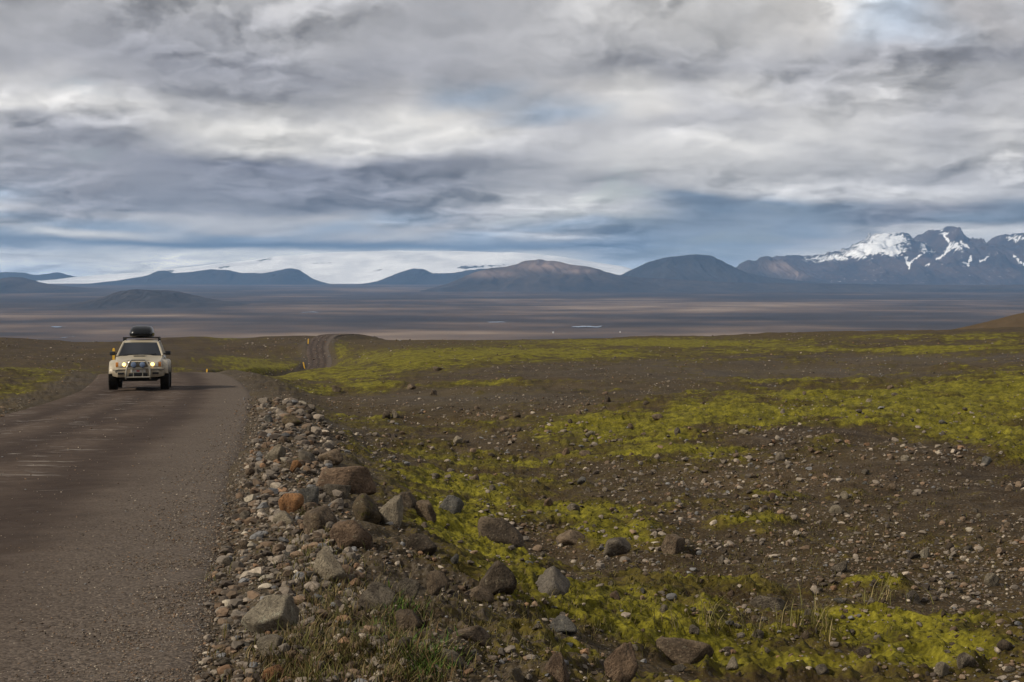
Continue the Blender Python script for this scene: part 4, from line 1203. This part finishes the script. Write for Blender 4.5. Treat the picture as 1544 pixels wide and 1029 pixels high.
# ------------------------------------------------------------------ the four-wheel-drive car
def build_car():
    D = 57.5
    px, py = 207.5, 590.5
    X, Y = (px - CX) / F * D, D
    d, hr = road_at(np.array([X]), np.array([Y])); z = CZ - float(hr[0]) + 0.05 * (1 - (float(d[0]) / 3) ** 2) - .02
    root = empty('off_road_car', (X - 0.20, Y + 1.35, z + 0.04 - 0.05), (R(-2.6), 0, R(10.8)))
    tag(root, 'dusty beige off-road car with black roof box driving up the gravel road', 'car')
    paint = dusty_paint(); glass = glass_material()
    black = simple('black_plastic', (0.012, 0.012, 0.013), .5, var=.3); rubber = simple('tyre_rubber', (0.017, 0.015, 0.013), .85, spec=.2, var=.3)
    steel = simple('dull_steel', (0.36, 0.33, 0.27), .35, .7, .5, .15); alloy = simple('rim_alloy', (0.32, 0.31, 0.29), .4, .6)
    under = simple('underbody', (0.010, 0.009, 0.008), .9, var=.3); trim = simple('interior_trim', (0.022, 0.022, 0.024), .8, var=.2)
    gloss = simple('gloss_black', (0.006, 0.007, 0.008), .28, 0, .3, .1)
    FA, RA, TR = -1.32, 1.42, 0.44

    def zb(y):
        v = 0.52
        for a in (FA, RA):
            q = 0.56 ** 2 - (y - a) ** 2
            if q > 0: v = max(v, TR + math.sqrt(q))
        return min(v, 0.98)

    # lower body: bonnet line in front, an open tub under the windows behind
    ys = sorted(set([-2.04, -2.0, -1.94, 2.28, 2.34, -.86, -.80, -.74] + list(np.linspace(-1.9, 2.2, 46))))
    secs = []
    for y in ys:
        w = float(np.interp(y, [-2.04, -2.0, -1.9, -1.3, -.7, 1.6, 2.34], [.73, .79, .83, .855, .87, .87, .83]))
        hood = float(np.interp(y, [-2.04, -2.0, -1.9, -.8], [.98, 1.015, 1.045, 1.20]))
        tub = sstep(-.84, -.76, y)
        zt = hood * (1 - tub) + 1.235 * tub
        b0 = zb(y)
        zi = zt * (1 - tub) + .80 * tub; wi = (w - .16) * (1 - tub) + (w - .09) * tub
        half = [(0, b0), (w - .07, b0), (w, min(b0 + .07, zt - .14)), (w + .008, max(.80, min(b0 + .10, zt - .10))), (w - .015, zt - .06), (w - .055, zt), (wi, zi + .012 * (1 - tub)), (0, zi + .03 * (1 - tub))]
        secs.append([(x, y, zz) for x, zz in half] + [(-x, y, zz) for x, zz in half[-2:0:-1]])
    body = part('body', b_loft(secs), paint, root, 30)
    part('underbody', b_box(-.66, .66, -2.02, 2.1, .31, .62, .03), under, root)
    bm = b_tube([(-.8, FA, TR), (.8, FA, TR)], .06); b_tube([(-.8, RA, TR), (.8, RA, TR)], .06, bm=bm); b_lathe([(-.12, .05), (-.08, .15), (.08, .15), (.12, .05)], 16, 'x', (.2, FA, TR), bm)
    part('axle', bm, under, root)
    # bonnet skin with a raised middle and its air scoop
    bs = []
    for y in np.linspace(-1.96, -.80, 9):
        hz = float(np.interp(y, [-1.96, -1.9, -.8], [1.035, 1.05, 1.205])) + .016
        w = float(np.interp(y, [-1.96, -.8], [.70, .755]))
        row = [(-w, hz - .012), (-w * .62, hz), (-w * .5, hz + .022), (0, hz + .03), (w * .5, hz + .022), (w * .62, hz), (w, hz - .012)]
        bs.append([(x, y, q) for x, q in row] + [(x, y, q - .02) for x, q in row[::-1]])
    bon = part('bonnet', b_loft(bs), paint, root, 25)
    sc = b_loft([[(-.24, -1.22, 1.17), (.24, -1.22, 1.17), (.22, -1.22, 1.235), (-.22, -1.22, 1.235)], [(-.25, -.92, 1.20), (.25, -.92, 1.20), (.23, -.92, 1.245), (-.23, -.92, 1.245)]])
    part('air_scoop', sc, paint, bon)
    part('scoop_opening', b_box(-.19, .19, -1.232, -1.215, 1.185, 1.222), black, bon)
    # roof and pillars
    rf = []
    for y, w, zt in [(-.12, .60, 1.715), (0.0, .63, 1.775), (.4, .645, 1.805), (1.2, .65, 1.815), (2.0, .64, 1.80), (2.22, .61, 1.76)]:
        half = [(0, zt - .09), (w, zt - .09), (w + .035, zt - .055), (w - .03, zt - .012), (w * .5, zt + .006), (0, zt + .01)]
        rf.append([(x, y, q) for x, q in half] + [(-x, y, q) for x, q in half[-2:0:-1]])
    roof = part('roof', b_loft(rf), paint, root, 30)
    for s in (-1, 1):
        part('pillar', b_tube([(s * .815, -.80, 1.20), (s * .72, -.44, 1.47), (s * .625, -.10, 1.70)], .042, 8), paint, root)
        for y0, y1 in ((.58, .55), (1.42, 1.38), (2.22, 2.16)):
            part('pillar', b_box(-.035, .035, -.06, .06, 0, .56, .012, rot=Matrix.Translation((s * .815, y0, 1.20)) @ Matrix.Rotation(-s * .335, 4, 'Y')), paint, root)
        for ya, yb, yc, yd in ((-.66, .51, .49, -.03), (.65, 1.35, 1.31, .62), (1.49, 2.15, 2.10, 1.45)):
            part('side_window', b_quad((s * .80, ya, 1.235), (s * .80, yb, 1.235), (s * .645, yc, 1.70), (s * .645, yd, 1.70), .006), glass, root)
        for y0, y1 in ((-.70, .56), (.60, 1.50)):
            dr = part('door', b_box(s * .868, s * .886, y0, y1, .60, 1.15, .006), paint, root)
            part('handle', b_box(s * .886, s * .905, y1 - .22, y1 - .08, 1.03, 1.06, .005), black, dr)
    part('windscreen', b_quad((-.775, -.775, 1.225), (.775, -.775, 1.225), (.60, -.115, 1.70), (-.60, -.115, 1.70), .008), glass, root)
    part('rear_window', b_quad((.70, 2.30, 1.24), (-.70, 2.30, 1.24), (-.58, 2.20, 1.70), (.58, 2.20, 1.70), .008), glass, root)
    for x0, x1 in ((-.62, -.05), (.02, .58)):
        part('wiper', b_tube([(x0, -.80, 1.245), (x1, -.73, 1.285)], .011, 6), black, root)
    part('dashboard', b_box(-.76, .76, -.76, -.30, .95, 1.205, .05), trim, root)
    part('steering_wheel', b_lathe([(-.012, .17), (.012, .17), (.012, .195), (-.012, .195)], 24, 'y', (.37, -.20, 1.22)), black, root)
    for s in (-1, 1):
        st = part('seat', b_box(s * .38 - .25, s * .38 + .25, .10, .60, .80, .98, .05), trim, root)
        part('backrest', b_box(s * .38 - .24, s * .38 + .24, .52, .66, .95, 1.46, .05), trim, st)
        part('headrest', b_box(s * .38 - .12, s * .38 + .12, .56, .66, 1.48, 1.66, .03), trim, st)
    part('mirror', b_box(-.07, .07, -.12, -.09, 1.585, 1.635, .01, rot=Matrix.Translation((0, -.02, .02))), black, root)
    # front: grille, lamps, bumper
    gr = part('grille', b_box(-.37, .37, -2.075, -2.02, .84, 1.0, .01), black, root)
    for k in range(4): part('slat', b_box(-.36, .36, -2.09, -2.07, .86 + k * .036, .872 + k * .036), steel, gr)
    lens = simple('lamp_lens', (0.55, 0.5, 0.42), .1, 0, .6); bulb = simple('lit_lamp', (1, .75, .35), .3, emit=(1.0, 0.60, 0.16), estr=4.0)
    amber = simple('amber_lens', (0.55, 0.20, 0.03), .2, 0, .6)
    for s in (-1, 1):
        hl = part('headlight', b_box(min(s * .39, s * .70), max(s * .39, s * .70), -2.085, -2.0, .83, 1.00, .012), lens, root)
        part('bulb', b_lathe([(-2.105, .045), (-2.10, .062), (-2.07, .068)], 20, 'y', (s * .50, 0, .915)), bulb, hl)
        part('indicator', b_box(min(s * .705, s * .80), max(s * .705, s * .80), -2.045, -1.95, .83, .995, .01), amber, hl)
    bp = []
    for x, y, zl, zh in [(-.94, -1.80, .58, .78), (-.90, -2.02, .50, .795), (-.72, -2.14, .46, .80), (-.3, -2.17, .45, .80), (.3, -2.17, .45, .80), (.72, -2.14, .46, .80), (.90, -2.02, .50, .795), (.94, -1.80, .58, .78)]:
        bp.append([(x, y, zl), (x, y - .02, zl + .06), (x, y - .03, (zl + zh) / 2), (x, y - .01, zh - .03), (x, y + .03, zh), (x, y + .18, zh), (x, y + .18, zl)])
    bump = part('bumper', b_loft(bp), paint, root, 28)
    for s in (-1, 1): part('fog_lamp', b_box(min(s * .50, s * .72), max(s * .50, s * .72), -2.195, -2.13, .56, .63, .01), black, bump)
    part('air_intake', b_box(-.33, .33, -2.215, -2.16, .50, .60, .01), black, bump)
    part('rubbing_strip', b_box(-.90, .90, -2.195, -2.13, .705, .725, .005, rot=Matrix.Translation((0, .012, 0))), black, bump)
    pl = part('number_plate', b_box(-.26, .26, -2.235, -2.222, .625, .735, .004), simple('plate_white', (.55, .53, .48), .5), root)
    part('plate_sticker', b_box(-.06, .05, -2.240, -2.234, .65, .71), simple('plate_red', (.42, .07, .05), .5), pl)
    # bull bar with two covered spot lamps
    yb = -2.31
    hoop = spline([(-.42, yb + .06, .40), (-.42, yb, .50), (-.40, yb, .74), (-.33, yb + .02, .95), (-.25, yb + .05, 1.06), (-.12, yb + .05, 1.075), (.12, yb + .05, 1.075), (.25, yb + .05, 1.06), (.33, yb + .02, .95), (.40, yb, .74), (.42, yb, .50), (.42, yb + .06, .40)], 5)
    bb = part('bull_bar', b_tube(hoop, .034, 10), steel, root)
    for zz, w in ((.775, .395), (.455, .42)): part('cross_bar', b_tube([(-w, yb, zz), (w, yb, zz)], .028, 10), steel, bb)
    for x in (-.16, .16): part('upright', b_tube([(x, yb + .01, .47), (x, yb + .01, .77)], .016, 8), steel, bb)
    for s in (-1, 1): part('bracket', b_box(s * .30 - .03, s * .30 + .03, yb, -2.0, .47, .53), under, bb)
    blue = simple('blue_lamp_cover', (0.13, 0.175, 0.27), .25, 0, .6, .2)
    for x in (-.155, .155):
        sl_ = part('spot_lamp', b_lathe([(-2.20, .05), (-2.24, .10), (-2.33, .108), (-2.35, .10)], 24, 'y', (x, 0, .905)), black, root)
        part('lamp_cover', b_lathe([(-2.352, .098), (-2.362, .09), (-2.372, .05), (-2.374, .012)], 24, 'y', (x, 0, .905)), blue, sl_)
    # flares and wheels
    for ya in (FA, RA):
        for s in (-1, 1):
            secs = []
            for k in range(25):
                a = R(14 + 160 * k / 24); c, sn = math.cos(a), math.sin(a)
                prof = [(.80, .50), (1.035, .50), (1.055, .525), (1.05, .575), (1.0, .625), (.80, .655)]
                secs.append([(s * x, ya - c * r, TR + sn * r) for x, r in prof])
            part('wheel_arch_flare', b_loft(secs), paint, root, 40)
            wx = s * .915
            wh = empty('wheel'); wh.parent = root; wh.location = (wx, ya, TR)
            pr = [(-.155, .27), (-.16, .36), (-.145, .42), (-.11, .438), (.11, .438), (.145, .42), (.16, .36), (.155, .27)]
            ty = b_lathe(pr, 44)
            for k in range(44):       # tread blocks
                a = k * 2 * math.pi / 44
                for x0, x1, o in ((-.15, -.055, 0), (-.045, .045, .5), (.055, .15, 0)):
                    aa = a + o * 2 * math.pi / 44
                    b_box(x0, x1, -.021, .021, .430, .450, bm=ty, rot=Matrix.Rotation(aa, 4, 'X'))
            part('tyre', ty, rubber, wh, 30)
            rim = b_lathe([(-.10 * s, .02), (-.10 * s, .26), (.15 * s, .275), (.15 * s, .255), (.10 * s, .245), (.06 * s, .235), (.075 * s, .10), (.12 * s, .06), (.12 * s, .02)], 32)
            part('rim', rim, alloy, wh, 30)
    # mudguards, mirrors, aerial
    for s in (-1, 1):
        part('mud_flap', b_box(min(s * .80, s * 1.03), max(s * .80, s * 1.03), FA + .50, FA + .515, .28, .62), black, root)
        mr = part('door_mirror', b_box(-.095, .095, -.05, .05, -.075, .075, .025, rot=Matrix.Translation((s * 1.0, -.60, 1.315)) @ Matrix.Rotation(s * .2, 4, 'Z')), black, root)
        part('mirror_arm', b_box(min(s * .84, s * .93), max(s * .84, s * .93), -.62, -.58, 1.27, 1.31, .008), black, mr)
    # roof rack and the box on it
    rk = part('roof_rack', b_tube([(-.64, .10, 1.87), (-.64, 1.95, 1.87)], .02, 8), black, root)
    part('rail', b_tube([(.64, .10, 1.87), (.64, 1.95, 1.87)], .02, 8), black, rk)
    for y in (.18, .75, 1.3, 1.85): part('cross_bar', b_tube([(-.66, y, 1.895), (.66, y, 1.895)], .02, 8), black, rk)
    for s in (-1, 1):
        for y in (.18, 1.0, 1.85): part('foot', b_box(s * .64 - .02, s * .64 + .02, y - .03, y + .03, 1.76, 1.87), black, rk)
    bx = []
    for y, w, lo, hi in [(-.02, .24, 2.00, 2.06), (.0, .33, 1.955, 2.12), (.10, .39, 1.93, 2.21), (.30, .425, 1.92, 2.31), (.7, .435, 1.915, 2.345), (1.5, .435, 1.915, 2.345), (1.9, .42, 1.92, 2.31), (2.0, .36, 1.95, 2.2)]:
        mid = lo + (hi - lo) * .38
        half = [(0, lo), (w * .85, lo), (w, lo + .04), (w * 1.03, mid), (w * .99, mid + .012), (w * .93, lo + (hi - lo) * .72), (w * .74, hi - .02), (w * .4, hi), (0, hi)]
        bx.append([(x, y, q) for x, q in half] + [(-x, y, q) for x, q in half[-2:0:-1]])
    rb_ = part('roof_box', b_loft(bx), gloss, root, 40)
    part('lid_seam', b_box(-.435, .435, .12, 1.95, 2.056, 2.064), black, rb_)
    part('badge', b_box(.20, .30, .02, .05, 2.04, 2.06), steel, rb_)
    # two people inside, each one continuous figure
    Mw = Matrix.Translation(root.location) @ root.rotation_euler.to_matrix().to_4x4()
    skin = simple('skin', (0.42, 0.25, 0.18), .6, var=.06); hairm = simple('hair_brown', (0.03, 0.018, 0.01), .7)
    for x, cloth, drv in ((.38, simple('cloth_red_grey', (.16, .12, .115), .9), True), (-.38, simple('cloth_dark', (.05, .055, .07), .9), False)):
        vs_, es, rd = [], [], []
        def add(p, r, to=None):
            vs_.append(p); rd.append(r)
            if to is not None: es.append((to, len(vs_) - 1))
            return len(vs_) - 1
        pel = add((0, .40, 1.00), .15); wa = add((0, .42, 1.14), .13, pel); ch = add((0, .43, 1.30), .155, wa); nk = add((0, .42, 1.44), .06, ch)
        h0 = add((0, .40, 1.53), .075, nk); h1 = add((0, .395, 1.60), .085, h0); add((0, .40, 1.665), .055, h1)
        for s in (-1, 1):
            sh = add((s * .17, .42, 1.36), .065, ch); elb = add((s * .22, .22, 1.16), .048, sh)
            hp = (s * .14, -.16, 1.27) if drv else (s * .10, .08, 1.04)
            wr = add(tuple(np.array((s * .22, .22, 1.16)) * .25 + np.array(hp) * .75), .034, elb); add(hp, .036, wr)
            hi_ = add((s * .10, .36, .99), .085, pel); kn = add((s * .12, -.02, 1.0), .06, hi_); add((s * .12, -.16, .86), .05, kn)
        me = bpy.data.meshes.new('person'); me.from_pydata(vs_, es, []); me.update()
        o = bpy.data.objects.new('person', me); link(o)
        o.matrix_world = Mw @ Matrix.Translation((x, 0, 0))
        sk = o.modifiers.new('skin', 'SKIN')
        lay = me.skin_vertices[0] if len(me.skin_vertices) else None
        if lay is None:
            bmx = bmesh.new(); bmx.from_mesh(me); bmx.verts.layers.skin.verify(); bmx.to_mesh(me); bmx.free(); lay = me.skin_vertices[0]
        for i, r in enumerate(rd): lay.data[i].radius = (r, r * .85 if i in (1, 2) else r)
        lay.data[0].use_root = True
        sd = o.modifiers.new('smooth', 'SUBSURF'); sd.levels = 1; sd.render_levels = 2
        # clothing below the neck, skin above it, by height
        m, N, b = material('figure')
        co = N.new('ShaderNodeTexCoord').outputs['Object']; sp = N.new('ShaderNodeSeparateXYZ'); N.l.new(co, sp.inputs[0])
        N.put(b.inputs['Base Color'], N.mix(N.maprange(sp.outputs[2], 1.435, 1.445), tuple(cloth.node_tree.nodes['Mix'].inputs[6].default_value), (0.40, 0.24, 0.17, 1)))
        me.materials.append(m)
        tag(o, 'person in a reddish grey top holding the steering wheel of the car' if drv else 'person in dark clothing sitting beside the driver', 'person')
        hb = bmesh.new(); bmesh.ops.create_icosphere(hb, subdivisions=3, radius=1.0)
        bmesh.ops.delete(hb, geom=[v for v in hb.verts if v.co.z < -.1 - .5 * v.co.y], context='VERTS')
        for v in hb.verts: v.co = Vector((v.co.x * .098, .415 + v.co.y * .108, 1.60 + v.co.z * .105))
        part('hair', hb, hairm, o)
        fb = bmesh.new()
        for ex in (-.033, .033):
            b_lathe([(-.016, .004), (-.008, .013), (.008, .013)], 8, 'y', (ex, .315, 1.60), fb)
        part('eye', fb, trim, o)
        nb = bmesh.new(); bmesh.ops.create_cone(nb, segments=8, radius1=.018, radius2=.006, depth=.05)
        for v in nb.verts: v.co = Vector((v.co.x, .312 + v.co.y, 1.575 + v.co.z))
        part('nose', nb, skin, o)


build_car()


# ------------------------------------------------------------------ yellow road-marker posts
def marker_post(px, py, h, label, lean=(0, 0), dist=None):
    if dist is None: x, y, z = unproject(px, py)
    else:
        y = dist; x = (px - CX) / F * y; z = float(ground(np.array([x]), np.array([y]))[0])
    r = empty('marker_post', (x, y, z - .1), (R(lean[0]), R(lean[1]), 0))
    tag(r, label, 'post', 'yellow posts marking the road edge')
    w = .05 * max(1.0, y / 130)
    p = part('stake', b_loft([[(-w, -.03, 0), (w, -.03, 0), (w, .03, 0), (-w, .03, 0)], [(-w, -.03, h), (w, -.03, h), (w, .03, h), (-w, .03, h)], [(-w * .6, -.02, h + .06), (w * .6, -.02, h + .06), (w * .6, .02, h + .06), (-w * .6, .02, h + .06)]]), M_POST, r)
    part('reflector', b_box(-w * .7, w * .7, -.036, -.03, h - .22, h - .08), M_REFL, r)


M_POST = simple('post_yellow', (0.62, 0.36, 0.03), .6, var=.15); M_REFL = simple('reflector', (.62, .42, .12), .25)
marker_post(171.5, 0, 1.66, 'yellow marker post beside the oncoming car', dist=70)
marker_post(312, 0, .62, 'yellow marker post whose tip peeps over the road crest', dist=100)
marker_post(459.5, 556, 1.75, 'leaning yellow marker post at the near end of the distant road bend', (0, -12))
marker_post(464.5, 519, 1.55, 'upright yellow marker post where the distant road climbs away', (0, 3))


# ------------------------------------------------------------------ river pools on the plain
def river(px0, px1, py, th, seed):
    Y0 = 202 * F / (py - HY)
    xs = np.linspace(px0, px1, 40); dy = Y0 * Y0 / (202 * F) * th
    t = np.linspace(-1, 1, 40); w = np.sqrt(np.clip(1 - t * t, 0, 1)) * (0.6 + .5 * np.abs(fbm(xs / 12, xs * 0 + seed, 3)))
    mid = Y0 + dy * 1.2 * fbm(xs / 25, xs * 0 + seed + 3, 2)
    A = np.stack([(xs - CX) / F * mid, mid - dy * w * .5], -1); B = np.stack([(xs - CX) / F * mid, mid + dy * w * .5], -1)
    z = float(max(ground(A[:, 0], A[:, 1]).max(), ground(B[:, 0], B[:, 1]).max())) + 0.8
    V = np.concatenate([np.c_[A, np.full(40, z)], np.c_[B, np.full(40, z)]])
    k = np.arange(39)
    me = mesh_np('river', V, np.stack([k, k + 1, k + 41, k + 40], -1), M_WATER, True)
    o = link(bpy.data.objects.new('river', me)); tag(o, None, None, None, 'structure')


M_WATER, Nw, bw = material('water')
cow = Nw.new('ShaderNodeTexCoord').outputs['Object']
Nw.put(bw.inputs['Base Color'], Nw.mix(Nw.noise(cow, .02, 3).outputs['Fac'], (.12, .14, .16, 1), (.2, .22, .24, 1)))
bw.inputs['Roughness'].default_value = .12; bw.inputs['Specular IOR Level'].default_value = .9; bw.inputs['Metallic'].default_value = .6
river(862, 908, 494, 2.6, 1); river(735, 762, 487, 1.6, 2); river(78, 98, 494, 1.8, 3); river(455, 480, 472, 1.0, 4); river(92, 112, 509, 1.4, 5)


def hut(px, w, h, label):
    y = 5200.0; x = (px - CX) / F * y
    z = float(ground(np.array([x]), np.array([y]))[0])
    r = empty('hut', (x, y, z)); tag(r, label, 'hut')
    part('wall', b_box(-w / 2, w / 2, -3, 3, -1, h), M_HUT, r, 0)
    bm = b_loft([[(-w / 2 - .3, -3.4, h), (w / 2 + .3, -3.4, h), (w / 2 + .3, 3.4, h), (-w / 2 - .3, 3.4, h)], [(-w / 2 - .3, -.05, h + 2.4), (w / 2 + .3, -.05, h + 2.4), (w / 2 + .3, .05, h + 2.4), (-w / 2 - .3, .05, h + 2.4)]])
    part('roof', bm, M_HUTR, r, 0)
    part('door', b_box(-.6, .6, -3.06, -2.99, 0, 2.1), M_HUTR, r, 0)


M_HUT = simple('hut_white', (.6, .6, .58), .7); M_HUTR = simple('hut_roof', (.35, .34, .33), .6)
hut(834, 5.0, 3.0, 'tiny white hut by the river on the far plain'); hut(935, 3.4, 2.4, 'tiny pale hut alone on the far plain')

# ------------------------------------------------------------------ haze
def build_haze():
    lo, hi, s = CZ - 250.0, 760.0, 46500.0
    V = [(x, y, z) for z in (lo, hi) for y in (-s, s) for x in (-s, s)]
    Fc = [(0, 2, 3, 1), (4, 5, 7, 6), (0, 1, 5, 4), (2, 6, 7, 3), (0, 4, 6, 2), (1, 3, 7, 5)]
    me = bpy.data.meshes.new('haze'); me.from_pydata(V, [], Fc); me.update()
    m = bpy.data.materials.new('haze'); m.use_nodes = True
    t = m.node_tree; t.nodes.clear()
    out = t.nodes.new('ShaderNodeOutputMaterial'); v = t.nodes.new('ShaderNodeVolumePrincipled')
    v.inputs['Color'].default_value = (0.32, 0.57, 1.0, 1)
    v.inputs['Density'].default_value = 2.5e-5
    v.inputs['Anisotropy'].default_value = 0.0
    t.links.new(v.outputs[0], out.inputs['Volume'])
    me.materials.append(m)
    o = link(bpy.data.objects.new('haze', me)); tag(o, 'pale blue haze over the far plain and mountains', None, None, 'stuff')


build_haze()
